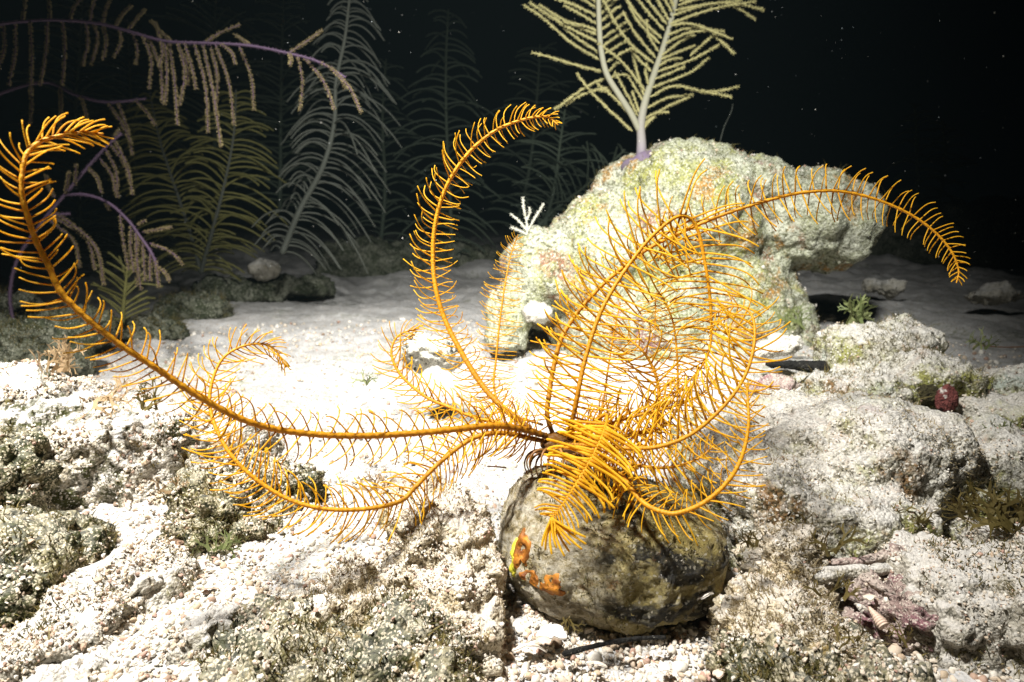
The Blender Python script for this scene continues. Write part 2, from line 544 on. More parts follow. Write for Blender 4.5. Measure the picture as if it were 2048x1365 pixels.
def vnormals(V, F):
    n = np.cross(V[F[:, 2]] - V[F[:, 0]], V[F[:, 3]] - V[F[:, 1]])
    out = np.zeros_like(V)
    for k in range(4):
        for c in range(3):
            out[:, c] += np.bincount(F[:, k], n[:, c], len(V))
    return norm(out)

ROCKS = {}
def rock(name, blobs, mat, label, cat, size=0.003, lump=0.012, crag=0.005, pim=0.0012, lf=28, seed=1, ng=0, gs=0.0009,
         gmask=0.35, turf=0, turf_len=0.004, turfmat='turf', group=None, smooth_it=3, pf=260, kind=None, thr=0.42, parent=None, skirt=True, noskirt=()):
    """blobs: (px, py, rx, ry, depth, depth radius in metres) lying in the place as seen from the photographer's side"""
    rng = np.random.default_rng(seed)
    tv, tf = ICO3
    t0 = tv
    if skirt:
        tv = tv.copy()
        lo = tv[:, 2] < 0
        rad = np.maximum(np.hypot(tv[lo, 0], tv[lo, 1]), .15)
        tv[lo, :2] *= ((1 - 0.06 * tv[lo, 2]) / rad * np.clip((1 + tv[lo, 2]) * 8, .3, 1))[:, None]
        tv[lo, 2] *= 2.4
    Vs, Fs, n = [], [], 0
    tS = tv
    for bi, (px, py, rx, ry, d, rd) in enumerate(blobs):
        tv = t0 if bi in noskirt else tS
        c = at(px, py, d)
        V = c + tv[:, :1] * (rx * d / FPX) * RT + tv[:, 1:2] * rd * FW + tv[:, 2:3] * (ry * d / FPX) * UP
        Vs.append(V); Fs.append(tf + n); n += len(V)
    V, Nn, F = voxel(np.concatenate(Vs), np.concatenate(Fs), size)
    V = relax(V, F, smooth_it)
    nn = vnormals(V, F)
    sd = seed * 13
    h = lump * fbm(V * lf + seed * 3.7, 2, sd) + crag * fbm(V * lf * 3.3 + seed, 4, sd + 5, 0.58)
    rg = 1 - np.abs(fbm(V * lf * 2.1 + 9.1 * seed, 3, sd + 9))
    h = h - crag * 0.9 * np.clip(rg - 0.72, 0, 1) * 2.0
    V = V + nn * h[:, None]
    nn = vnormals(V, F)
    pm = 0.55 - np.minimum(worley(V * pf, sd + 3), 0.9) + 0.7 * fbm(V * pf * 0.8, 3, sd + 4)
    V = V + nn * (pim * pm)[:, None]
    nn = vnormals(V, F)
    mats = [mat if not isinstance(mat, str) else M[mat]]
    allV, faces, midx, T = [V], [F], [np.zeros(len(F), dtype=np.int32)], [np.zeros(len(V))]
    if ng:
        ng = int(ng * .85); gs = gs * .8
        mask = 0.5 + 0.5 * fbm(V * 55, 3, sd + 7)
        w = np.clip((nn[:, 2] - gmask + 0.5) * 1.2, 0, 1) * np.clip((mask - thr) * 7, 0.03, 1)
        k = rng.choice(len(V), ng, p=w / w.sum())
        j = rng.normal(0, size * 0.5, (ng, 3))
        S = np.minimum(rng.lognormal(math.log(gs), 0.40, ng), gs * 2.4)
        gV, gF, gT = grains(V[k] + j * 0.6 + nn[k] * (S * 0.35)[:, None], S, rng)
        allV.append(gV); faces.append(gF + len(V)); midx.append(np.ones(len(gF), dtype=np.int32)); T.append(gT)
        mats.append(M['grain'])
    base = V.mean(0); base[2] = V[:, 2].min()
    me = mesh_from(name, np.concatenate(allV) - base, faces, mats, np.concatenate(midx), np.concatenate(T))
    o = link(name, me, loc=base)
    tag(o, label, cat, group, kind)
    if turf:
        mask = 0.5 + 0.5 * fbm(V * 40, 3, sd + 17)
        w = np.clip(nn[:, 2] + 0.75, 0, 1.2) * np.clip((0.56 - mask) * 6, 0, 1)
        w = w * (nn.dot(-FW) > -0.4)
        k = rng.choice(len(V), turf, p=w / w.sum())
        mb = blades(V[k], nn[k], turf_len, rng)
        t = link('turf', mb.mesh('turf', [M[turfmat]], base), o)
        t['kind'] = 'stuff'
    ROCKS[name + str(seed)] = (V, nn, o, base)
    return o, V, nn

def blades(P, Nn, ln, rng):
    """short filaments growing from points P"""
    n = len(P)
    L = ln * rng.lognormal(0, 0.45, n)
    d0 = norm(Nn + rng.normal(0, 0.45, (n, 3)) + [0, 0, 0.25])
    d1 = norm(d0 + rng.normal(0, 0.6, (n, 3)))
    w = norm(np.cross(d0, rng.normal(0, 1, (n, 3)))) * (0.00022 + 0.00012 * rng.uniform(0, 1, (n, 1)))
    a = P - d0 * 0.0005
    b = a + d0 * (L * 0.5)[:, None]
    c = b + d1 * (L * 0.5)[:, None]
    V = np.stack([a - w, a + w, b + w * 0.8, b - w * 0.8, c + w * 0.2, c - w * 0.2], 1).reshape(-1, 3)
    i = np.arange(n)[:, None] * 6
    F = np.concatenate([i + [[0, 1, 2, 3]], i + [[3, 2, 4, 5]]])
    mb = MB()
    mb.add(V, F, np.repeat(rng.uniform(0, 1, n), 6))
    return mb

# --- the big boulder behind, with an overhang on its right
BD = 1.0
rock('boulder', [(1110, 545, 105, 100, BD, .09), (1230, 530, 160, 140, BD, .12), (1385, 450, 170, 155, BD, .13), (1560, 445, 140, 105, BD, .11),
                 (1655, 450, 88, 95, BD, .09), (1470, 600, 128, 125, BD, .10), (1300, 620, 190, 95, BD, .11), (1385, 335, 80, 52, BD, .06), (1285, 385, 90, 60, BD, .07), (1012, 600, 40, 48, BD - .04, .03),
                 (1560, 660, 55, 75, BD, .06), (1500, 402, 120, 82, BD - .01, .10), (1620, 400, 80, 62, BD - .01, .08)],
     'boulder', 'big pale limestone boulder with an overhanging right end and a sea plume on top', 'boulder',
     size=.0042, lump=.014, crag=.0055, pim=.0018, lf=13, seed=2, pf=150, ng=2500, gs=.0012, turf=2500, turf_len=.006, noskirt=(0, 1, 2, 3, 4, 7, 8, 11, 12))

# --- left and front mounds
rock('rubble_mound', [(10, 865, 235, 118, .46, .07), (185, 868, 165, 80, .46, .055), (340, 868, 135, 58, .47, .05), (455, 872, 80, 42, .48, .04)],
     'mound', 'broad pale rubble mound speckled with dark green algae at the left edge of the frame', 'rock',
     size=.0026, lump=.008, crag=.004, pim=.0018, lf=24, seed=3, ng=15000, thr=.40, gs=.001, turf=2600, turf_len=.003)
rock('algae_rock', [(455, 1025, 105, 66, .40, .035), (570, 965, 66, 44, .43, .03), (400, 1075, 48, 30, .39, .02), (520, 1050, 74, 44, .41, .025)],
     'algae_rock', 'knobbly green and brown algae rock below the lowest golden arm on the left', 'rock',
     size=.0022, lump=.008, crag=.006, pim=.0026, lf=34, seed=4, ng=3000, gs=.00095, turf=5200, thr=.5, pf=210, turf_len=.003)
rock('algae_rock', [(20, 960, 95, 95, .40, .04)],
     'algae_rock', 'dark olive algae lump at the left frame edge on the rubble mound', 'rock',
     size=.0024, lump=.008, crag=.006, pim=.002, lf=34, seed=5, ng=700, turf=3500, thr=.55)
rock('algae_rock', [(50, 1140, 125, 95, .33, .05), (-60, 1130, 90, 90, .33, .05)],
     'algae_rock', 'dark mossy rock lying in the lower left beside the diagonal grey ridge', 'rock',
     size=.0022, lump=.007, crag=.004, pim=.002, lf=36, seed=6, ng=1800, gs=.0008, turf=5200, thr=.5, turf_len=.003)
rock('rubble_ridge', [(290, 1160, 70, 45, .33, .03), (220, 1210, 75, 55, .31, .03), (140, 1265, 80, 60, .29, .03), (60, 1320, 90, 60, .275, .03), (-20, 1360, 90, 60, .265, .03)],
     'grey_rock', 'long grey rubble ridge running diagonally into the bottom left corner', 'rock',
     size=.002, lump=.006, crag=.003, pim=.0014, lf=40, seed=7, ng=6000, gs=.0007, turf=2500, turf_len=.0025)
rock('coral_fragment', [(235, 1150, 75, 24, .335, .02), (300, 1125, 50, 20, .34, .018)],
     'brown_rock', 'flat rusty brown coral fragment lying on white grit at lower left', 'coral fragment',
     size=.0015, lump=.004, crag=.003, pim=.001, lf=60, seed=8, ng=900, gs=.0008, thr=.5)
rock('rubble_rock', [(860, 1050, 85, 60, .345, .035), (930, 1100, 62, 80, .34, .035), (900, 1180, 90, 80, .325, .035), (830, 1120, 60, 45, .335, .03), (930, 1250, 80, 70, .31, .03), (850, 1010, 40, 40, .36, .03)],
     'tan_rock', 'cream rubble rock with brown fuzz standing just left of the mottled shell', 'rock',
     size=.002, lump=.007, crag=.0035, pim=.0014, lf=40, seed=9, ng=6000, gs=.0006, turf=2600, turf_len=.0022, turfmat='fuzz')
rock('algae_rock', [(620, 1300, 150, 75, .29, .04), (780, 1300, 160, 70, .285, .04), (520, 1350, 90, 70, .275, .03), (700, 1350, 150, 60, .27, .03)],
     'algae_rock', 'wide dark algae rock dusted with white grains at the bottom of the frame', 'rock',
     size=.0019, lump=.006, crag=.004, pim=.0018, lf=44, seed=10, ng=3000, gs=.0007, turf=5200, turf_len=.003, thr=.46)
rock('rubble_rock', [(690, 1170, 62, 50, .325, .025), (730, 1215, 70, 35, .315, .025), (650, 1200, 55, 40, .315, .025)],
     'tan_rock', 'small tan fuzzy stone on white grit above the bottom algae rock', 'rock',
     size=.0017, lump=.006, crag=.004, pim=.0012, lf=50, seed=11, ng=1400, gs=.0006, turf=2600, turf_len=.0024, turfmat='fuzz')
rock('rubble_rock', [(180, 1370, 90, 45, .268, .02), (240, 1345, 50, 25, .27, .015)],
     'grey_rock', 'dark grey stone cut off by the bottom frame edge at left', 'rock',
     size=.0016, lump=.005, crag=.004, pim=.001, lf=55, seed=12, ng=400, gs=.0007)
rock('rubble_rock', [(425, 1290, 42, 75, .285, .02)],
     'grey_rock', 'upright grey stone half buried in white grit at the bottom left', 'rock',
     size=.0016, lump=.005, crag=.004, pim=.001, lf=55, seed=13, ng=600, gs=.0007)
rock('rubble_rock', [(15, 1230, 35, 50, .31, .02)],
     'white_stone', 'smooth pale stone at the left frame edge under the dark mossy rock', 'rock', size=.0018, lump=.004, crag=.003, pim=.0008, lf=50, seed=14)

# --- right side
rock('rubble_mound', [(1690, 930, 215, 130, .44, .07), (1520, 985, 130, 105, .42, .06), (1600, 880, 150, 90, .47, .06), (1800, 960, 130, 90, .44, .06), (1660, 1010, 200, 75, .40, .05), (1450, 900, 90, 80, .47, .05)],
     'mound_right', 'large olive and cream rubble mound to the right of the mottled shell', 'rock',
     size=.0024, lump=.009, crag=.0032, pim=.0011, lf=24, seed=15, ng=7000, gs=.00042, turf=5000, turf_len=.0022, turfmat='fuzz', pf=340)
rock('rubble_mound', [(1760, 700, 110, 62, .66, .06), (1720, 775, 100, 40, .60, .06), (1590, 790, 110, 46, .66, .05), (1840, 760, 110, 45, .60, .06)],
     'mound_right', 'low rounded rubble heap behind the big right mound with thin green algae on it', 'rock',
     size=.003, lump=.009, crag=.004, pim=.0014, lf=22, seed=16, ng=3000, gs=.0006, turf=2500, turf_len=.005)
rock('rubble_mound', [(2010, 830, 110, 45, .55, .05), (1960, 900, 90, 45, .48, .04), (2060, 780, 90, 45, .6, .05)],
     'mound_right', 'flat pinkish rubble patch at the right frame edge near the brown algae', 'rock',
     size=.003, lump=.008, crag=.004, pim=.0014, lf=26, seed=17, ng=2500, gs=.0007)
rock('rubble_rock', [(1590, 1235, 100, 52, .305, .03), (1540, 1270, 75, 45, .30, .03), (1650, 1265, 70, 45, .30, .028)],
     'tan_rock', 'dome of pale grainy rock in the lower right front of the shell shadow', 'rock',
     size=.0017, lump=.006, crag=.004, pim=.0014, lf=46, seed=18, ng=4200, gs=.00042, turf=2600, turf_len=.003, turfmat='fuzz')
rock('algae_rock', [(1600, 1345, 130, 55, .272, .03), (1500, 1340, 60, 50, .275, .025), (1730, 1350, 90, 50, .27, .03)],
     'algae_rock', 'dark fuzzy rock at the bottom edge under the pale grainy dome', 'rock',
     size=.0018, lump=.006, crag=.005, pim=.0015, lf=46, seed=19, ng=1400, gs=.0007, turf=4200, turf_len=.003, thr=.55)
rock('rubble_rock', [(1900, 1160, 130, 75, .325, .04), (1830, 1180, 70, 70, .32, .035), (1990, 1180, 110, 85, .315, .04), (2060, 1120, 70, 70, .33, .04)],
     'grey_rock', 'grey gritty rock with a small dark hole at the right frame edge', 'rock',
     size=.002, lump=.006, crag=.003, pim=.0011, lf=40, seed=20, ng=5200, gs=.00055, turf=2200, turf_len=.003)
rock('rubble_rock', [(1775, 1175, 48, 40, .318, .02), (1800, 1210, 50, 32, .312, .02)],
     'pink_rock', 'pink and plum coralline stone beside the gritty rock at right', 'rock',
     size=.0015, lump=.006, crag=.004, pim=.0011, lf=58, seed=21, ng=300, gs=.0006)
rock('rubble_rock', [(1555, 1095, 45, 42, .345, .02), (1575, 1145, 52, 38, .335, .02)],
     'tan_rock', 'knob of tan rock with a pale worm tube in the gap right of the shell', 'rock',
     size=.0015, lump=.006, crag=.004, pim=.001, lf=58, seed=22, ng=300, gs=.0006, turf=1200, turf_len=.0025, turfmat='fuzz')
rock('rubble_rock', [(1625, 1120, 26, 45, .345, .014)],
     'tan_rock', 'narrow tan stone standing against the right side of the tan knob', 'rock',
     size=.0014, lump=.004, crag=.003, pim=.001, lf=60, seed=23, ng=200, gs=.0006, turf=600, turf_len=.002, turfmat='fuzz')
rock('rubble_rock', [(1500, 1185, 40, 26, .318, .015), (1475, 1235, 36, 26, .31, .014)],
     'tan_rock', 'low brown stone lying in the dark shadow at the lower right of the shell', 'rock',
     size=.0015, lump=.005, crag=.003, pim=.001, lf=60, seed=24, ng=200, gs=.0006, turf=900, turf_len=.0025, turfmat='fuzz')

def stick(name, pts, r, mat, label, cat, seed, ng=0):
    """a knobbly finger of dead coral"""
    P, L = catmull([at(*p) for p in pts], 40)
    rng = np.random.default_rng(seed)
    rr = r * (0.85 + 0.25 * fbm(P * 90, 2, seed)) * np.interp(np.linspace(0, 1, 40), [0, .1, .9, 1], [.6, 1, .9, .5])
    V, F, T = tube(P, rr, 20)
    nn = vnormals(V, F)
    V = V + nn * (r * 0.35 * fbm(V * 160, 4, seed))[:, None]
    mb = MB(); mb.add(V, F)
    b = P.mean(0)
    o = link(name, mb.mesh(name, [M[mat]], b), loc=b)
    return tag(o, label, cat)
stick('coral_finger', [(1655, 1128, .335), (1720, 1125, .335), (1790, 1105, .338), (1850, 1085, .342)], .0036, 'pink_rock', 'plum tinted coral finger lying above a longer grey coral finger', 'coral fragment', 31)
stick('coral_finger', [(1560, 1172, .322), (1660, 1148, .322), (1760, 1140, .325), (1880, 1145, .33)], .0036, 'grey_rock', 'long grey coral finger lying across the rubble right of the shell', 'coral fragment', 32)

# --- small stones on the sand behind
rock('spotted_stone', [(835, 700, 40, 38, .66, .03), (885, 705, 48, 32, .66, .03)], 'spotted',
     'white stone blotched with black lying behind the left golden arms', 'rock', size=.0022, lump=.006, crag=.004, pim=.001, lf=36, skirt=False, seed=41)
rock('white_stone', [(1078, 625, 32, 20, .93, .02)], 'white_stone', 'chalky white pebble at the left foot of the big boulder', 'rock', size=.0025, lump=.004, crag=.003, pim=.0008, lf=40, skirt=False, seed=42)
rock('rubble_rock', [(1560, 690, 40, 22, .74, .02), (1530, 700, 30, 18, .74, .02)], 'white_stone', 'pale stone just behind the black wedge right of the crinoid', 'rock', size=.0025, lump=.006, crag=.004, pim=.001, lf=36, skirt=False, seed=43)
rock('rubble_rock', [(1545, 775, 45, 22, .6, .02)], 'pink_rock', 'small pinkish stone in front of the black wedge', 'rock', size=.002, lump=.005, crag=.004, pim=.001, lf=40, skirt=False, seed=44)
rock('rubble_rock', [(1775, 575, 26, 16, 1.35, .03), (1745, 572, 18, 14, 1.4, .03)], 'grey_rock', 'small pale green rock on the dim sand right of the boulder overhang', 'rock', size=.004, lump=.01, crag=.006, pim=.001, lf=24, skirt=False, seed=45)
rock('rubble_rock', [(1990, 592, 60, 12, 1.2, .04)], 'grey_rock', 'low grey rock on the dim sand at the right frame edge', 'rock', size=.004, lump=.01, crag=.006, pim=.001, lf=24, skirt=False, seed=46)
rock('rubble_rock', [(1650, 640, 22, 10, 1.15, .02)], 'grey_rock', 'little grey stone at the right foot of the boulder', 'rock', size=.004, lump=.01, crag=.006, pim=.001, lf=24, skirt=False, seed=47)

# --- dim reef at the back left
rock('reef_rock', [(50, 672, 120, 30, .85, .06), (150, 645, 70, 20, .95, .05), (10, 620, 50, 36, .95, .05)], 'dark_rock', 'dim algae covered rock at the left edge behind the near golden arm', 'rock', size=.004, lump=.016, crag=.01, pim=.003, lf=16, seed=51, ng=0, turf=2500, turf_len=.009)
rock('reef_rock', [(290, 645, 80, 16, 1.1, .05), (390, 612, 70, 18, 1.25, .05)], 'dark_rock', 'low dark rubble under the small spiky sea plume on the left', 'rock', size=.005, lump=.008, crag=.008, pim=.003, lf=15, seed=52, ng=0, turf=1500, turf_len=.01)
rock('reef_rock', [(480, 572, 90, 16, 1.55, .07), (600, 566, 70, 12, 1.6, .06)], 'dark_rock', 'grey rubble bank at the foot of the paired olive sea plume', 'rock', size=.007, lump=.009, crag=.009, pim=.003, lf=12, seed=53)
rock('brain_coral', [(527, 540, 34, 24, 1.5, .04)], 'grey_rock', 'small dull dome of coral below the grey sea plume', 'coral', size=.004, lump=.004, crag=.002, pim=.003, lf=14, skirt=False, seed=54, pf=130)
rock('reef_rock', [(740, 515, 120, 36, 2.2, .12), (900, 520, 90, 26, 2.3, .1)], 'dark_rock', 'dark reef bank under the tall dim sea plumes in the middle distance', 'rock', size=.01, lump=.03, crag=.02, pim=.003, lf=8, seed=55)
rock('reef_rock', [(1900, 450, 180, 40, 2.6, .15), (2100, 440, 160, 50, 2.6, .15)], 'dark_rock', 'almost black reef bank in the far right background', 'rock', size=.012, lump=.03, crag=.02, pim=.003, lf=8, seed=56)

# ------------------------------------------------------------------ the mottled shell
def shell_mat():
    m, nt, b = newmat('mottled_shell')
    v = N(nt, 'ShaderNodeTexCoord').outputs['Object']
    mp = N(nt, 'ShaderNodeMapping')
    mp.inputs['Scale'].default_value = (1.0, 1.0, 2.0)
    mp.inputs['Rotation'].default_value = (0, 0.35, 0)
    nt.links.new(v, mp.inputs['Vector'])
    w = mp.outputs['Vector']
    c = ramp(nt, noise(nt, w, 60, 9, 0.7), [(0.32, (0.16, 0.125, 0.03)), (0.46, (0.36, 0.285, 0.085)), (0.57, (0.50, 0.42, 0.19)), (0.68, (0.68, 0.62, 0.45))])
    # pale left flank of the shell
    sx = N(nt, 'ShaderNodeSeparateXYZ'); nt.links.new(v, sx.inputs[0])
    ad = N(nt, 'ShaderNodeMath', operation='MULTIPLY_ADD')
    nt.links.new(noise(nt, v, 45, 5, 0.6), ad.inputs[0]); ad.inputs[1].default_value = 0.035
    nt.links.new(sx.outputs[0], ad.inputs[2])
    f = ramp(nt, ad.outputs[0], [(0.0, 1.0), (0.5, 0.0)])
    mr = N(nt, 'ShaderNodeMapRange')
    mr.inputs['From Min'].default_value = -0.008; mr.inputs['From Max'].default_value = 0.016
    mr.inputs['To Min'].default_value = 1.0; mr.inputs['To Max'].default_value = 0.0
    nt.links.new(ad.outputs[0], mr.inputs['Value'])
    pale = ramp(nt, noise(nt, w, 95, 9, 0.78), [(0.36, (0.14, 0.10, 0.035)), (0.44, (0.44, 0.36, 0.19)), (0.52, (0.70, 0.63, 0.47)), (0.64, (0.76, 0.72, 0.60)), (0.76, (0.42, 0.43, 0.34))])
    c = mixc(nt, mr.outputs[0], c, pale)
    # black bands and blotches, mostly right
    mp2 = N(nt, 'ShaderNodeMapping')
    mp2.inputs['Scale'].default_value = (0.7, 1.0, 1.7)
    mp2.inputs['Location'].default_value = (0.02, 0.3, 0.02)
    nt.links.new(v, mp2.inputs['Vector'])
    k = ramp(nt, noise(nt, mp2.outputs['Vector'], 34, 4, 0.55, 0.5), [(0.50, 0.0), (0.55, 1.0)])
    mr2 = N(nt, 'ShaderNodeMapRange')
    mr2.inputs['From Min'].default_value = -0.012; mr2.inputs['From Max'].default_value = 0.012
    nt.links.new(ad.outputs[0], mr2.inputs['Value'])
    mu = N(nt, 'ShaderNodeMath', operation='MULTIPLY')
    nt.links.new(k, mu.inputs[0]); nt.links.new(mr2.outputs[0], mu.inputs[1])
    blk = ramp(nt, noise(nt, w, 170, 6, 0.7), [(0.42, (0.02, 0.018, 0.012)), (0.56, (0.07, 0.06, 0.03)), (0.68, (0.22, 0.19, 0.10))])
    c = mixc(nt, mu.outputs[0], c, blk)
    # rusty spots, pits, grains
    c = mixc(nt, ramp(nt, noise(nt, v, 70, 6, 0.7), [(0.62, 0.0), (0.70, 0.8)]), c, (0.30, 0.13, 0.03))
    c = mixc(nt, ramp(nt, noise(nt, w, 330, 5, 0.65), [(0.32, 0.8), (0.40, 0.0)]), c, (0.05, 0.045, 0.02))
    c = mixc(nt, ramp(nt, noise(nt, v, 620, 3, 0.6), [(0.40, 0.75), (0.52, 0.0)]), c, mixc(nt, 1.0, c, (0.6, 0.56, 0.46), 'MULTIPLY'))
    vc = N(nt, 'ShaderNodeTexVoronoi', Scale=900); nt.links.new(v, vc.inputs['Vector'])
    sep = N(nt, 'ShaderNodeSeparateColor'); nt.links.new(vc.outputs['Color'], sep.inputs['Color'])
    c = mixc(nt, ramp(nt, sep.outputs[0], [(0.93, 0.0), (0.96, 0.75)]), c, (0.60, 0.55, 0.42))
    nt.links.new(c, b.inputs['Base Color'])
    b.inputs['Roughness'].default_value = 0.5
    b.inputs['Specular IOR Level'].default_value = 0.5
    bump(nt, b, noise(nt, v, 260, 9, 0.8), 1.0, 0.0045)
    return m
M['shell'] = shell_mat()
SD = 0.362
shell, SV, SN = rock('mottled_shell', [(1126, 1078, 124, 146, SD, .052), (1222, 1092, 172, 148, SD, .060), (1322, 1098, 118, 124, SD, .052), (1248, 1142, 162, 92, SD - .004, .055), (1378, 1024, 50, 44, SD + .01, .03)],
     'shell', 'large mottled brown and black snail shell on the gravel carrying the golden feather star', 'shell',
     size=.0016, lump=.0022, crag=.0020, pim=.0007, lf=30, seed=61, ng=160, gs=.0004, turf=3200, turf_len=.0018, turfmat='turf', smooth_it=14, pf=420, skirt=False)
def crust(px, py, rx, ry, mat, name, label, seed):
    """a thin encrusting growth sitting on the shell's skin"""
    c0 = at(px, py, 1.0) - CAMP
    ray = c0 / np.linalg.norm(c0)
    rel = SV - CAMP
    t = rel.dot(ray)
    dist = np.linalg.norm(rel - t[:, None] * ray, axis=1)
    k = np.where(dist < 0.004)[0]
    p = SV[k[np.argmin(t[k])]]
    i = np.argmin(((SV - p) ** 2).sum(1))
    n = SN[i]
    rng = np.random.default_rng(seed)
    m = 30
    ang, rad = np.meshgrid(np.linspace(0, 2 * math.pi, 40, endpoint=False), np.linspace(0, 1, m))
    d = SD - .03
    rim = 1 + 0.25 * np.sin(ang * 2 + seed) + 0.18 * np.sin(ang * 3 + 2 * seed) + 0.1 * np.sin(ang * 7)
    U = norm(UP - n * UP.dot(n)); W = np.cross(U, n)
    X = rad * rim * rx * d / FPX * np.cos(ang); Y = rad * rim * ry * d / FPX * np.sin(ang)
    Q = p + X.ravel()[:, None] * W + Y.ravel()[:, None] * U
    out = []
    for q in Q:   # drop on the skin
        j = np.argpartition(((SV - q) ** 2).sum(1), 25)[:25]
        nj = norm(SN[j].mean(0))
        out.append(q - nj * (q - SV[j].mean(0)).dot(nj))
    Q = np.array(out)
    j = [np.argmin(((SV - q) ** 2).sum(1)) for q in Q]
    hh = 0.0013 * np.clip((1 - rad.ravel()) * 5, 0, 1) * (0.8 + 0.8 * fbm(Q * 260, 3, seed)) - 0.0010 * (rad.ravel() > 0.97)
    Q = Q + n * hh[:, None]
    a = np.arange(m - 1)[:, None] * 40; b = np.arange(40)[None]; c = (b + 1) % 40
    F = np.stack([a + b, a + c, a + 40 + c, a + 40 + b], -1).reshape(-1, 4)
    mb = MB(); mb.add(Q, F, 0.5 + 0.5 * vnoise(Q * 300, seed))
    base = np.array(shell.location)
    o = link(name, mb.mesh(name, [M[mat]], base), shell)
    if label: o['label'] = label
M['orange_crust'] = tint_mat('orange_crust', [(0.2, (0.18, 0.055, 0.008)), (0.8, (0.48, 0.19, 0.018))], rough=0.6, bump_s=0.8, bump_scale=500, mottle=(260, (0.5, 0.45, 0.4)))
M['yellow_crust'] = tint_mat('yellow_crust', [(0.2, (0.45, 0.42, 0.03)), (0.8, (0.60, 0.52, 0.06))], rough=0.6, bump_s=0.8, bump_scale=500)
bpy.context.view_layer.update()
crust(1026, 1100, 20, 48, 'orange_crust', 'sponge_crust', 'orange sponge crust on the left flank of the shell', 1)
crust(1042, 1162, 30, 17, 'orange_crust', 'sponge_crust', 'small orange sponge crust low on the left flank', 2)
crust(1092, 1186, 34, 20, 'orange_crust', 'sponge_crust', 'brown orange sponge crust on the lower front', 5)
crust(1012, 1132, 12, 34, 'yellow_crust', 'algae_crust', 'yellow green crust on the left rim', 4)

# ------------------------------------------------------------------ the golden feather star
M['rachis'] = tint_mat('golden_arm', [(0.0, (0.08, 0.034, 0.005)), (0.35, (0.56, 0.25, 0.008)), (1.0, (0.86, 0.44, 0.012))], rough=0.5, spec=0.4, transl=0.32, bump_s=0.7, bump_scale=700, mottle=(500, (0.8, 0.72, 0.7)))
M['pinnule'] = tint_mat('golden_pinnule', [(0.0, (0.72, 0.36, 0.006)), (0.5, (0.86, 0.53, 0.012)), (1.0, (0.90, 0.60, 0.020))], rough=0.55, spec=0.4, transl=0.48, bump_s=0.6, bump_scale=1600, mottle=(1300, (0.93, 0.84, 0.7)))
M['cirrus'] = tint_mat('brown_cirrus', [(0.0, (0.14, 0.06, 0.015)), (1.0, (0.30, 0.14, 0.03))], rough=0.5, spec=0.4)

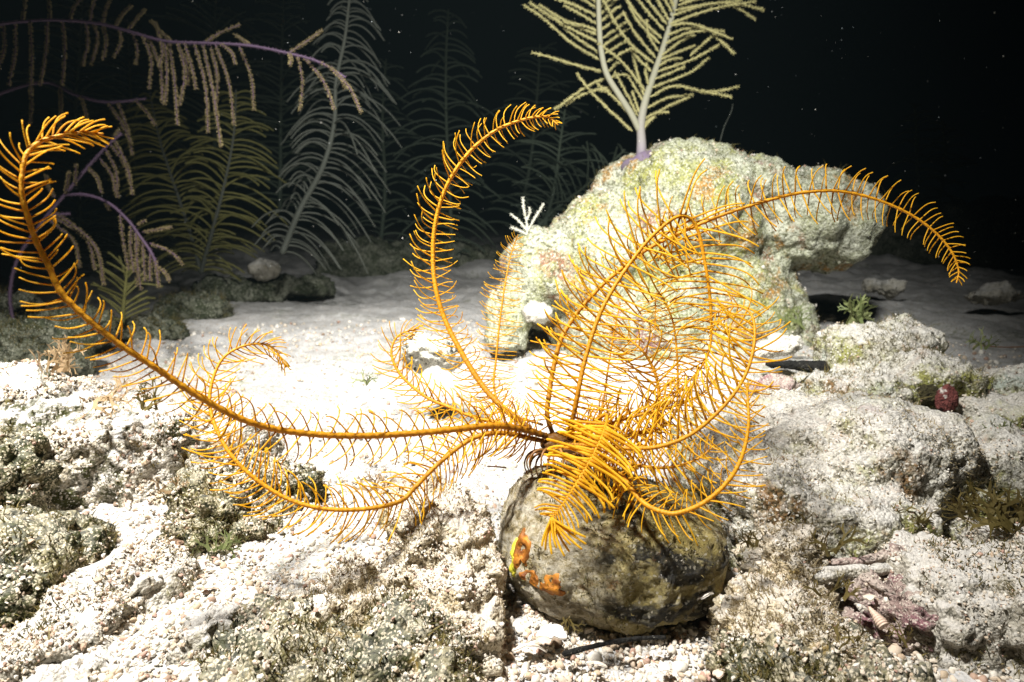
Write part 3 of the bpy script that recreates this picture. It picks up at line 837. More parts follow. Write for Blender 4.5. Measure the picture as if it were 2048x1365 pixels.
# each arm: control points (px, py, depth), pinnule length in px left / right of the way it grows, spacing px, lean (deg towards the tip) left / right,
#           alternation (deg), out of plane alternation (deg), radius px at base, hook
ARMS = [
 dict(p=[(1092, 872, .345), (1040, 858, .338), (980, 852, .328), (850, 865, .312), (720, 872, .297), (600, 866, .283), (500, 845, .270), (400, 795, .258), (310, 735, .248), (220, 675, .239), (130, 595, .231), (97, 532, .228), (71, 480, .225), (56, 435, .222), (43, 388, .220), (44, 348, .220), (52, 311, .221), (76, 286, .224), (113, 273, .228), (156, 266, .232), (206, 268, .236)],
      L=(68, 64), sp=20, lean=(6, 6), alt=30, oop=14, r=11, hook=.42, big=True),
 dict(p=[(1085, 882, .345), (1000, 866, .338), (940, 880, .333), (880, 925, .327), (830, 975, .321), (800, 1003, .317), (730, 1018, .311), (650, 1018, .306), (580, 1000, .303), (520, 965, .301), (470, 920, .300), (438, 870, .302), (420, 815, .306), (424, 765, .310), (445, 718, .315), (482, 694, .319), (522, 688, .322), (550, 700, .324), (572, 735, .326)],
      L=(66, 66), sp=14, lean=(28, 24), alt=8, oop=18, r=8.5, hook=.5),
 dict(p=[(1070, 862, .350), (960, 838, .355), (900, 815, .360), (850, 793, .366), (803, 752, .371), (784, 715, .374), (786, 688, .376), (802, 668, .378), (838, 657, .381)],
      L=(52, 58), sp=13, lean=(32, 34), alt=8, oop=25, r=7.5, hook=.4),
 dict(p=[(1060, 858, .352), (1000, 810, .358), (960, 765, .363), (920, 700, .368), (890, 640, .372), (872, 580, .374), (866, 520, .376), (870, 450, .376), (890, 380, .375), (930, 315, .373), (985, 265, .371), (1045, 240, .369), (1092, 234, .367), (1116, 250, .365)],
      L=(53, 44), sp=13, lean=(24, -4), alt=7, oop=25, r=10, hook=.55),
 dict(p=[(1085, 850, .365), (1010, 822, .372), (988, 775, .380), (992, 720, .385), (1000, 640, .390), (1010, 570, .395), (1022, 510, .400), (1036, 470, .402)],
      L=(48, 44), sp=11, lean=(6, 4), alt=4, oop=12, r=4.5, hook=.3),
 dict(p=[(1135, 880, .345), (1146, 835, .338), (1155, 790, .336), (1170, 720, .338), (1195, 640, .341), (1225, 580, .343), (1265, 520, .346), (1305, 472, .349), (1350, 436, .352), (1378, 436, .354), (1396, 462, .355), (1410, 525, .355), (1420, 595, .355), (1423, 660, .355), (1418, 702, .355), (1402, 735, .356), (1375, 765, .358), (1338, 795, .360)],
      L=(118, 105), sp=17, lean=(16, -6), alt=8, oop=20, r=8.5, hook=.25),
 dict(p=[(1105, 868, .352), (1094, 830, .352), (1098, 790, .355), (1106, 740, .358), (1122, 680, .361), (1150, 632, .364), (1190, 585, .366), (1230, 548, .368), (1290, 502, .370), (1345, 473, .370), (1430, 436, .368), (1500, 412, .365), (1580, 390, .362), (1650, 382, .359), (1700, 386, .357), (1760, 402, .354), (1820, 429, .351), (1868, 463, .348), (1902, 502, .346), (1917, 540, .345), (1913, 566, .344)],
      L=(62, 60), sp=16.5, lean=(3, 8), alt=5, oop=24, r=8.5, hook=.25),
 dict(p=[(1130, 890, .340), (1200, 892, .328), (1260, 897, .320), (1320, 893, .313), (1380, 870, .308), (1430, 830, .306), (1470, 785, .306), (1495, 740, .308), (1508, 690, .311), (1508, 645, .315), (1495, 621, .319), (1468, 613, .323), (1440, 622, .326), (1415, 642, .328)],
      L=(100, 74), sp=17, lean=(18, 16), alt=7, oop=18, r=8, hook=.35),
 dict(p=[(1140, 905, .345), (1200, 925, .330), (1245, 955, .315), (1268, 985, .305), (1290, 1008, .298), (1318, 1022, .294), (1352, 1027, .291), (1400, 1010, .288), (1440, 980, .287), (1470, 943, .287), (1488, 900, .288), (1497, 850, .290), (1496, 805, .293), (1493, 768, .296)],
      L=(52, 66), sp=17, lean=(24, 30), alt=10, oop=22, r=9.5, hook=.2),
 dict(p=[(1165, 872, .345), (1198, 838, .336), (1214, 832, .327), (1206, 868, .312), (1182, 918, .300), (1152, 968, .290), (1126, 1008, .282), (1103, 1037, .277)],
      L=(96, 94), sp=13.5, lean=(4, 0), alt=5, oop=9, r=6, hook=.3, p0=.3, tipfan=True),
 dict(p=[(1160, 885, .350), (1260, 870, .355), (1312, 850, .358), (1318, 812, .360), (1315, 765, .362), (1303, 730, .363), (1283, 700, .365), (1254, 677, .368), (1221, 658, .372)],
      L=(80, 72), sp=15, lean=(30, 30), alt=10, oop=25, r=7.5, hook=.35),
 dict(p=[(1170, 880, .360), (1300, 865, .375), (1348, 830, .385), (1355, 780, .388), (1354, 710, .390), (1347, 650, .392), (1336, 618, .393), (1322, 592, .391), (1312, 590, .387), (1311, 620, .384), (1310, 662, .382)],
      L=(66, 66), sp=13, lean=(12, 6), alt=7, oop=20, r=5, hook=.25),
 dict(p=[(1150, 875, .362), (1195, 835, .375), (1208, 795, .383), (1215, 745, .387), (1223, 695, .390), (1232, 645, .392), (1241, 605, .394)],
      L=(48, 48), sp=12, lean=(8, 4), alt=5, oop=18, r=4.5, hook=.25),
 dict(p=[(1140, 900, .345), (1210, 918, .335), (1280, 932, .328), (1340, 935, .324), (1395, 918, .322), (1430, 890, .322)],
      L=(60, 78), sp=13, lean=(24, 22), alt=8, oop=22, r=7, hook=.3),
 dict(p=[(1150, 880, .348), (1215, 850, .345), (1280, 830, .345), (1350, 812, .347), (1400, 790, .35), (1432, 760, .353)],
      L=(70, 70), sp=14, lean=(24, 18), alt=8, oop=22, r=6.5, hook=.3),
]
def build_crinoid():
    base = at(1125, 905, .348)
    root = empty('feather_star', base, 'golden yellow feather star with curling feathery arms perched on the mottled shell', 'feather star')
    # calyx: a knobbly cup the arms rise from
    rng = np.random.default_rng(77)
    tv, tf = ICO3
    V = tv * np.array([.010, .009, .006])
    V = V * (1 + 0.15 * vnoise(tv * 5, 3)[:, None])
    mb = MB(); mb.add(V + at(1120, 888, .350), tf, 0.05)
    link('calyx', mb.mesh('calyx', [M['rachis']], base), root)
    # cirri gripping the shell
    for k in range(16):
        a = -2.9 + k * 0.39 + rng.uniform(-.1, .1)
        o = at(1112 + 26 * math.cos(a), 905 + 6 * math.sin(a), .342 - .012 * math.sin(a + 2.2))
        out = norm(RT * math.cos(a) - FW * abs(math.sin(a)) * 0.8 + UP * 0.15)
        ln = rng.uniform(.014, .020)
        u = np.linspace(0, 1, 10)[:, None]
        P = o + out * ln * u * (1 - .25 * u * u) + UP * ln * (-1.0 * u ** 2 + 0.25 * u) - out * ln * .25 * u ** 6
        mb = MB(); mb.tube(P, np.interp(u[:, 0], [0, 1], [.0009, .0004]) * (1 + .12 * np.cos(u[:, 0] * 60)), 6, rng.uniform(0, 1))
        link('cirrus', mb.mesh('cirrus', [M['cirrus']], base), root)
    pins = []
    for ai, A in enumerate(ARMS):
        A['sp'] *= .69
        A['r'] *= 1.2
        rng = np.random.default_rng(100 + ai)
        ctl = np.array([at(*p) for p in A['p']])
        P, L = catmull(ctl, 260)
        Q, _ = catmull(np.array(A['p'], dtype=float), 260)
        dep = (P - CAMP).dot(FW)
        s = np.linspace(0, 1, 260)
        # arm: bead-like ossicles
        r0 = A['r'] * 0.5 * A['p'][1][2] / FPX
        seg = L / 0.0016
        R = r0 * np.interp(s, [0, .05, .75, .95, 1], [.95, 1.0, .66, .38, .2]) * (1 + 0.10 * np.cos(s * seg * 2 * math.pi))
        R = np.maximum(R, .00035)
        mb = MB()
        t = np.clip(np.interp(s, [0, .04, .14, .4, 1], [.05, .25, .55, .75, .95]) + 0.12 * np.cos(s * seg * 2 * math.pi) + rng.normal(0, .03, 260), 0, 1)  # base darker: its own brown plus backlit shade put into the tint
        if A.get('big'):
            t = t * np.interp(s, [0, .12, .45, .7, 1], [.8, .9, .7, .75, 1.1])  # backlit shade painted into this arm's tint: darker middle, paler tip
        mb.tube(P, R, 9, np.clip(t, 0, 1))
        arm = link('arm', mb.mesh('arm', [M['rachis']], base), root)
        # pinnules
        T = norm(np.gradient(P, axis=0))
        pos = 0.006 + A.get('p0', 0) * L
        spm = A['sp']
        k = 0
        while pos < L - 0.0008:
            f = pos / L
            i = min(int(f * 259), 258)
            c = P[i]; tg = T[i]
            vw = norm(CAMP - c)
            Bv = np.cross(vw, tg)
            lb = np.linalg.norm(Bv)
            if lb < .25:
                Bv = Bv + (np.cross(UP, tg)) * .4
            Bv = norm(Bv)
            if k and Bv.dot(pb) < -.2 and lb < .5: Bv = -Bv
            pb = Bv
            Nv = np.cross(tg, Bv)
            mpp = dep[i] / FPX
            for si, sd in enumerate((1, -1)):
                prof = np.interp(f, [0, .05, .12, .72, .90, .97, 1], [.85, .9, 1, 1, .66, .42, .25])
                if A.get('big'): prof = max(prof, np.interp(f, [.8, .93, .98, 1], [1, .95, .7, .4]))
                Lp = A['L'][si] * .95 * mpp * prof * rng.uniform(.80, 1.08) * (rng.uniform(.35, .7) if rng.uniform() < .03 else 1)
                alt = 1 if ((k + si) % 2) else -1
                ln_ = math.radians(A['lean'][si] + alt * A['alt'] * (np.interp(f, [0, .5, .62, 1], [1, 1, .2, .15]) if A.get('big') else 1) + rng.normal(0, 7) + (np.interp(f, [.5, .62], [0, 20]) if A.get('big') else 0) + 40 * np.clip((f - .86) / .14, 0, 1))
                op = math.radians(alt * A['oop'] + rng.normal(0, 5))
                if A.get('tipfan'):
                    op -= math.radians(10)
                d = math.cos(op) * (math.cos(ln_) * sd * Bv + math.sin(ln_) * tg) + math.sin(op) * Nv
                hk = A['hook'] * rng.uniform(.5, 1.6)
                bend = norm(tg * (0.9 if si == 0 else 0.4) + Nv * .35 * alt - UP * (0 if A.get('tipfan') else .5 if A['lean'][si] < 10 else .15) + rng.normal(0, .25, 3))
                u = np.linspace(0, 1, 9)[:, None]
                Pp = c + sd * Bv * R[i] * .5 + Lp * (d * u + bend * hk * (.38 * u ** 2 - 0.30 * u) * .75 + (bend + tg * .6) * hk * .30 * u ** 6)
                rb = .00047 * np.clip(Lp / .018, .62, 1.1)
                if A['r'] < 6.2: rb *= .8
                if A.get('tipfan'): rb *= 1.5
                Rp = rb * np.interp(u[:, 0], [0, .12, .7, .93, 1], [1.25, 1.0, .85, .72, .8]) * (1 + .07 * np.cos(u[:, 0] * 50))
                tt = np.clip(np.interp(u[:, 0], [0, .15, 1], [.1, .5, .75]) + rng.normal(0, .16), 0, 1)
                V, F, TT = tube(Pp, Rp, 5, tt)
                pins.append((Lp / dep[i], arm, V, F, TT))
            pos += spm * mpp * rng.uniform(.9, 1.1) * np.interp(f, [0, .85, 1], [1, 1, .62])
            k += 1
        if A.get('tipfan'):     # the arm's tip bends under: a fan of pinnules hangs from it
            tip = P[-1]
            for q in range(10):
                a = math.radians(-118 + q * 10)
                d = math.cos(a) * RT + math.sin(a) * UP - FW * rng.uniform(.1, .5)
                u = np.linspace(0, 1, 9)[:, None]
                Lp = rng.uniform(.010, .0165)
                Pp = tip + FW * .001 * (q % 3) + Lp * (norm(d) * u + RT * .12 * u ** 3)
                V, F, TT = tube(Pp, .00062 * np.interp(u[:, 0], [0, .8, 1], [1, .9, .75]), 5, np.clip(.5 + .4 * u[:, 0], 0, 1))
                pins.append((Lp / .28, arm, V, F, TT))
    order = sorted(range(len(pins)), key=lambda i: -pins[i][0])
    big = set(order[:100])
    rest = MB()
    for i, (w, arm, V, F, TT) in enumerate(pins):
        if i in big:
            mb = MB(); mb.add(V, F, TT)
            link('pinnule', mb.mesh('pinnule', [M['pinnule']], base), arm)
        else:
            rest.add(V, F, TT)
    o = link('pinnule_fringe', rest.mesh('pinnule_fringe', [M['pinnule']], base), root)
    o['kind'] = 'stuff'
    print('pinnules', len(pins))
build_crinoid()

# ------------------------------------------------------------------ sea plumes
M['plume_stem'] = tint_mat('pale_stem', [(0.0, (0.13, 0.09, 0.145)), (0.30, (0.22, 0.195, 0.20)), (0.5, (0.25, 0.24, 0.17)), (1.0, (0.22, 0.21, 0.12))], rough=0.7, bump_s=0.4, bump_scale=300)
M['plume_branch'] = tint_mat('olive_branchlet', [(0.0, (0.18, 0.165, 0.05)), (0.5, (0.26, 0.235, 0.08)), (1.0, (0.40, 0.36, 0.18))], rough=0.7)
M['white_sprig'] = tint_mat('white_sprig', [(0.0, (0.40, 0.40, 0.32)), (1.0, (0.62, 0.60, 0.50))], rough=0.7)
M['purple_stem'] = tint_mat('purple_stem', [(0.0, (0.05, 0.03, 0.055)), (1.0, (0.09, 0.055, 0.09))], rough=0.7)
M['purple_branch'] = tint_mat('tan_polyps', [(0.0, (0.05, 0.024, 0.05)), (0.4, (0.11, 0.086, 0.04)), (1.0, (0.165, 0.13, 0.055))], rough=0.7)
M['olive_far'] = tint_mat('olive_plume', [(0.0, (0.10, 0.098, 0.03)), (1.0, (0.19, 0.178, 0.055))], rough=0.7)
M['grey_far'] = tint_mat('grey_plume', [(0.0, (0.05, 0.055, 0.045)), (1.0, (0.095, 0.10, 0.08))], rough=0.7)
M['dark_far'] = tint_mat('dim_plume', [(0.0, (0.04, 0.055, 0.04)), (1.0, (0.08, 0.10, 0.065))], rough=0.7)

def fuzzy(mb, P, r, pl, rng, per=2, step=None, core_t=.3, sides=6):
    """a branchlet: thin rod beset with polyps"""
    L = np.linalg.norm(np.diff(P, axis=0), axis=1).sum()
    n = len(P)
    mb.tube(P, r * np.interp(np.linspace(0, 1, n), [0, .1, .85, 1], [1.0, 1, .9, .7]), sides, core_t)
    if pl <= 0: return
    step = step or pl * 0.8
    m = max(int(L / step), 2) * per
    f = rng.uniform(0.02, 1, m) * (n - 1)
    i = np.minimum(f.astype(int), n - 2)
    c = P[i] + (P[i + 1] - P[i]) * (f - i)[:, None]
    T = norm(P[i + 1] - P[i])
    d = rng.normal(size=(m, 3))
    d = norm(d - T * (d * T).sum(1, keepdims=True))
    d = norm(d + T * .45)
    e1 = norm(np.cross(d, T)); e2 = np.cross(d, e1)
    w = pl * .26
    tip = c + d * (r + pl * rng.uniform(.6, 1.1, (m, 1)))
    b = c + d * r * .6
    V = np.stack([b + e1 * w, b - e1 * w * .5 + e2 * w * .87, b - e1 * w * .5 - e2 * w * .87,
                  tip + e1 * w * .5, tip - e1 * w * .25 + e2 * w * .43, tip - e1 * w * .25 - e2 * w * .43], 1).reshape(-1, 3)
    o = np.arange(m)[:, None] * 6
    F = np.concatenate([o + [[0, 1, 4, 3]], o + [[1, 2, 5, 4]], o + [[2, 0, 3, 5]]])
    tt = np.tile([.45, .45, .45, 1, 1, 1], m)
    mb.add(V, F, tt)
    mb.add(V[[0]], np.zeros((0, 3), dtype=int))
    caps = o + [[3, 4, 5]]
    mb.add(V, caps, tt)

# the lit plume on the boulder
def lit_plume():
    rng = np.random.default_rng(5)
    d0 = .965
    base = at(1284, 352, d0)
    root = empty('sea_plume', base, 'bright pale stemmed sea plume with olive branchlets standing on top of the big boulder', 'sea plume')
    mp = d0 / FPX
    def path(px, n=24): return catmull([at(x, y, d) for x, y, d in px], n)[0]
    R1 = path([(1284, 356, d0), (1283, 325, d0), (1283, 285, d0), (1282, 250, d0), (1290, 205, d0), (1308, 150, d0 + .01), (1328, 92, d0 + .015), (1344, 34, d0 + .02), (1358, -40, d0 + .03), (1366, -130, d0 + .04)], 60)
    R2 = path([(1279, 262, d0), (1262, 228, d0 - .005), (1238, 190, d0 - .01), (1214, 150, d0 - .012), (1203, 105, d0 - .014), (1199, 60, d0 - .015), (1197, 0, d0 - .015), (1196, -70, d0 - .015), (1200, -130, d0 - .015)], 60)
    mb = MB()
    s = np.linspace(0, 1, 60)
    mb.tube(R1, mp * np.interp(s, [0, .03, .08, .16, .3, .6, 1], [28, 18, 10.5, 8.5, 7.2, 6, 4]), 14, np.interp(s, [0, .06, .13, .3, 1], [.0, .08, .34, .5, .55]))
    link('stem', mb.mesh('stem', [M['plume_stem']], base), root)
    mb = MB(); mb.tube(R2, mp * np.interp(s, [0, .3, 1], [6.5, 5.8, 4.2]), 10, .5)
    link('stem', mb.mesh('stem', [M['plume_stem']], base), root)
    # holdfast crust
    tv, tf = ICO3
    V = tv * np.array([.034, .026, .022]); V = V * (1 + .3 * vnoise(tv * 2.2, 4)[:, None])
    mb = MB(); mb.add(V + at(1300, 336, d0 - .008), tf, .02 + .1 * rng.uniform(0, 1, len(V)))
    link('holdfast', mb.mesh('holdfast', [M['plume_stem']], base), root)
    k = 3.792
    Z = lambda x, y: (x / k + 1030, y / k)
    B = [  # (points in the photo)
     [(1180, 182), (1500, 70), (1830, 12)], [(1200, 118), (1450, 40), (1720, 5)], [(1215, 80), (1600, 20), (1890, 78)], [(1160, 265), (1330, 215), (1588, 240)],
     [(1185, 195), (1330, 182), (1500, 240), (1650, 300)], [(1145, 330), (1300, 255), (1450, 232)], [(1115, 420), (1280, 300), (1360, 268)], [(1110, 450), (1230, 400), (1360, 350)],
     [(1095, 500), (1170, 455), (1262, 440)], [(1085, 545), (1350, 450), (1550, 342)], [(1065, 600), (1180, 555), (1288, 508)], [(1045, 665), (1330, 550), (1470, 438)],
     [(1030, 735), (1200, 655), (1400, 690), (1642, 738)], [(1005, 820), (1160, 745), (1345, 722)], [(985, 900), (1070, 860), (1168, 853)], [(975, 950), (1120, 830), (1330, 735)], [(1400, 700), (1560, 690), (1695, 660)],
     [(962, 1000), (1010, 935), (1062, 885)], [(1330, 425), (1410, 350), (1492, 282)], [(1500, 262), (1580, 330), (1660, 410)], [(1600, 25), (1720, 80), (1820, 148)], [(1240, 40), (1400, -10), (1560, -30)], [(1250, 10), (1380, -60), (1560, -110)],
     # right stem, left side
     [(1150, 185), (1050, 60), (960, -60)], [(1130, 230), (980, 60), (900, -60)], [(1110, 290), (960, 150), (820, -40)], [(1095, 330), (930, 160), (850, 0)], [(1085, 390), (1010, 260), (1000, 150)],
     [(1065, 440), (910, 250), (820, 95)], [(1050, 480), (890, 350), (760, 170), (670, 0)], [(1030, 540), (930, 440), (890, 370)], [(1010, 640), (990, 540), (1005, 460)], [(985, 690), (820, 480), (635, 330)], [(975, 720), (930, 560), (888, 385)],
     [(965, 760), (900, 650), (860, 585)], [(945, 860), (910, 760), (890, 690)], [(930, 880), (850, 720), (755, 545)], [(1165, 150), (1080, 0), (1030, -100)], [(1190, 90), (1120, -30), (1080, -110)], [(1205, 50), (1160, -40), (1130, -120)],
     # left stem
     [(640, 270), (420, 180), (180, 38)], [(645, 330), (370, 190), (110, 22)], [(650, 460), (420, 320), (200, 130), (65, 40)], [(665, 545), (480, 500), (280, 440), (130, 400)], [(690, 592), (540, 660), (300, 832)], [(735, 690), (600, 690), (460, 745), (380, 800)],
     [(905, 905), (760, 750), (620, 635)], [(888, 995), (720, 840), (560, 680), (470, 558)], [(625, 235), (500, 190), (370, 165)], [(622, 185), (480, 100), (370, 40)], [(622, 125), (450, 40), (300, -12)], [(625, 70), (540, 10), (460, -30)], [(628, 30), (560, -30), (480, -90)],
     [(650, 410), (430, 260), (280, 108)], [(655, 165), (740, 90), (800, 45)], [(660, 225), (760, 150), (830, 95)], [(668, 290), (770, 220), (850, 165)], [(675, 345), (770, 280), (850, 225)], [(685, 405), (780, 350), (862, 298)], [(700, 470), (800, 410), (884, 368)], [(712, 545), (750, 500), (780, 475)], [(650, 110), (720, 40), (790, -20)], [(650, 60), (720, -10), (790, -70)],
     [(700, 600), (790, 570), (880, 570)], [(800, 720), (740, 670), (620, 680)],
    ]
    for q in B:
        dz = rng.uniform(-.02, .02)
        n = len(q)
        pts = [(*Z(*p), d0 + dz * j / (n - 1)) for j, p in enumerate(q)]
        mb = MB()
        fuzzy(mb, path(pts, 18), mp * 1.7, mp * 3.2, rng, per=6, step=mp * 3.0, core_t=.75)
        link('branchlet', mb.mesh('branchlet', [M['plume_branch']], base), root)
lit_plume()

def plume(stems, label, stem_mat, br_mat, Lpx, sp, droop, lean, r_stem, r_br, group=None, seed=1, parts=True, zs=.35, pl=0.0, name='sea_plume', sides=6, prof=None, side_len=(1, 1), cat='sea plume', base_at=None):
    """feather shaped soft coral: stems (px, py, depth) with branchlets on both sides"""
    rng = np.random.default_rng(seed)
    base = at(*(base_at or stems[0][0]))
    root = empty(name, base, label, cat, group)
    fr = MB()
    cnt = 0
    for si, st in enumerate(stems):
        P, L = catmull([at(*p) for p in st], 80)
        d = (P - CAMP).dot(FW)
        mb = MB()
        mb.tube(P, r_stem * d.mean() / FPX * np.linspace(1.2, .45, 80), 7, np.linspace(.2, 1, 80))
        link('stem', mb.mesh('stem', [M[stem_mat]], base), root)
        T = norm(np.gradient(P, axis=0))
        mpp = d.mean() / FPX
        k = int(L / (sp * mpp))
        for j in range(k):
            f = (j + .5) / k
            i = int(f * 79)
            for sidx, sd in enumerate((1, -1)):
                Bv = norm(np.cross(norm(CAMP - P[i]), T[i])) * sd
                ln = Lpx * mpp * np.interp(f, [0, .12, .6, 1], prof or [.55, .9, 1, .35]) * rng.uniform(.75, 1.15) * side_len[sidx]
                a = math.radians(lean + rng.normal(0, 12))
                dr = norm(Bv * math.cos(a) + T[i] * math.sin(a) + FW * rng.normal(0, zs))
                u = np.linspace(0, 1, 8)[:, None]
                Q = P[i] + ln * (dr * u + np.array([0, 0, -1.0]) * droop * u ** 2 + T[i] * .12 * u * (1 - u))
                mb = MB() if (parts and cnt < 100) else fr
                fuzzy(mb, Q, r_br * mpp, pl * mpp, rng, per=3, step=max(pl * mpp * 1.1, 1e-4), core_t=rng.uniform(.2, .6), sides=sides)
                if mb is not fr:
                    link('branchlet', mb.mesh('branchlet', [M[br_mat]], base), root)
                    cnt += 1
    if fr.n:
        o = link('branchlet_fringe', fr.mesh('branchlet_fringe', [M[br_mat]], base), root)
        o['kind'] = 'stuff'
    return root

plume([[(402, 545, 1.45), (378, 460, 1.45), (345, 360, 1.45), (318, 275, 1.46), (300, 190, 1.48)], [(402, 545, 1.45), (428, 450, 1.43), (452, 355, 1.43), (468, 265, 1.43), (472, 180, 1.44)]],
      'olive sea plume with two feathers rising in a V from the left sand bank', 'grey_far', 'olive_far', 108, 9.5, .45, 26, 4, 1.9, seed=11, pl=1.1, base_at=(402, 560, 1.45), side_len=(1, 1))
plume([[(565, 505, 1.3), (600, 420, 1.3), (645, 335, 1.28), (668, 250, 1.27), (672, 165, 1.26), (690, 75, 1.26), (702, -30, 1.26)]],
      'grey drooping sea plume leaning right beside the paired olive plume', 'grey_far', 'grey_far', 128, 9.5, .75, 22, 5.5, 1.7, seed=12, pl=1.0, side_len=(.85, 1), zs=.5)
plume([[(245, 645, 1.05), (248, 600, 1.05), (252, 560, 1.05), (255, 535, 1.05)]], 'small spiky olive sea plume on the sand at left', 'olive_far', 'olive_far', 70, 9, .05, 38, 4, 2.2, seed=13, pl=1.0, prof=[1, 1, .9, .6])

# purple plumes: arching stems with hanging branchlets
def purple(trunks, hang, label, seed, d_jit=.03):
    rng = np.random.default_rng(seed)
    base = at(*trunks[0][0])
    root = empty('sea_plume', base, label, 'sea plume')
    for tr, rs in zip(trunks, [3.0] * len(trunks)):
        P, L = catmull([at(*p) for p in tr], 60)
        d = (P - CAMP).dot(FW).mean()
        mb = MB(); fuzzy(mb, P, rs * d / FPX, 2.6 * d / FPX, rng, per=4, step=.0028, core_t=.3, sides=8)
        link('stem', mb.mesh('stem', [M['purple_stem']], base), root)
    n = 0
    for (x0, y0, x1, y1, d, bow) in hang:
        d1 = d + rng.uniform(-d_jit, d_jit)
        mx, my = (x0 + x1) / 2 + bow, (y0 + y1) / 2 - abs(bow) * .3
        P, L = catmull([at(x0, y0, d), at(mx, my, (d + d1) / 2), at(x1, y1, d1)], 18)
        mb = MB(); fuzzy(mb, P, 1.7 * d / FPX, 3.6 * d / FPX, rng, per=7, step=3.4 * d / FPX, core_t=.05)
        link('branchlet', mb.mesh('branchlet', [M['purple_branch']], base), root)
D = .82
H = []
rg = np.random.default_rng(2)
for x0, y0, x1, y1 in [(322, 82, 318, 135), (338, 84, 355, 250), (352, 84, 375, 172), (368, 85, 392, 178), (388, 86, 416, 265), (405, 86, 442, 295), (430, 88, 468, 250), (440, 88, 470, 128), (478, 92, 508, 220), (330, 88, 330, 210),
                       (595, 112, 600, 222), (605, 112, 668, 218), (640, 125, 690, 178), (660, 135, 722, 225), (578, 108, 580, 130), (285, 70, 298, 178), (295, 72, 325, 208), (265, 65, 272, 128), (240, 60, 228, 115), (205, 50, 207, 118), (190, 46, 182, 130), (172, 44, 165, 132), (125, 40, 124, 170), (95, 40, 80, 172), (60, 40, 62, 190), (30, 42, 18, 170), (5, 44, -8, 150), (355, 84, 360, 210), (420, 87, 430, 230)]:
    H.append((x0, y0, x1, y1, D + rg.uniform(-.02, .02), rg.uniform(2, 12)))
for x0, y0, x1, y1 in [(255, 62, 290, 20), (230, 55, 262, 12), (205, 50, 226, -10), (180, 45, 200, -20), (320, 80, 310, 45), (345, 84, 302, 42), (410, 86, 480, 50), (580, 105, 645, 60), (140, 40, 165, -5), (45, 42, 55, -20), (500, 90, 470, 70), (100, 40, 95, -12)]:
    H.append((x0, y0, x1, y1, D + .02, rg.uniform(-6, 6)))
purple([[(-170, 640, .84), (-200, 400, .84), (-160, 180, .84), (-60, 70, D), (60, 42, D), (180, 45, D), (255, 62, D), (330, 83, D), (420, 87, D), (500, 92, D), (580, 108, D), (640, 125, D), (690, 155, D)],
        [(-195, 380, .86), (-80, 230, .88), (0, 188, .9), (90, 165, .9), (150, 190, .9), (215, 205, .9), (290, 198, .9)]],
       H + [(215, 205, 262, 285, .9, 3), (235, 205, 265, 310, .9, 4), (160, 192, 175, 250, .9, 3), (120, 175, 118, 260, .9, 3), (60, 172, 60, 250, .9, 3), (270, 200, 310, 250, .9, 3)],
       'purple stemmed sea plume arching across the top left with long hanging tan branchlets', 21)
D2 = .86
purple([[(28, 650, D2), (20, 590, D2), (35, 520, D2), (80, 450, D2), (128, 392, D2), (180, 330, D2), (215, 292, D2), (243, 268, D2)],
        [(130, 390, D2), (170, 390, D2), (215, 405, D2), (255, 440, D2), (285, 480, D2), (305, 510, D2), (318, 545, D2)],
        [(95, 432, D2), (140, 428, D2)]],
       [(228, 280, 265, 390, D2, 8), (222, 290, 262, 370, D2, 6), (212, 300, 235, 395, D2, 9), (200, 318, 232, 390, D2, 8), (176, 335, 202, 385, D2, 6), (150, 372, 152, 330, D2, 0), (130, 390, 138, 345, D2, 0), (110, 395, 92, 350, D2, -6),
        (112, 425, 208, 570, D2, 28), (105, 432, 190, 540, D2, 25), (98, 440, 160, 535, D2, 18), (240, 430, 258, 540, D2, -2), (262, 450, 268, 545, D2, -4), (272, 462, 282, 580, D2, -3), (285, 480, 290, 562, D2, 0), (278, 470, 275, 572, D2, -3), (300, 508, 300, 562, D2, 0), (310, 520, 318, 575, D2, 0), (318, 535, 338, 562, D2, 4), (285, 465, 342, 455, D2, 0), (300, 487, 366, 530, D2, 10), (275, 450, 290, 442, D2, 0), (212, 405, 218, 420, D2, 0), (230, 275, 238, 258, D2, 0)],
       'lower purple sea plume with a forked arching stem behind the near golden arm', 22)

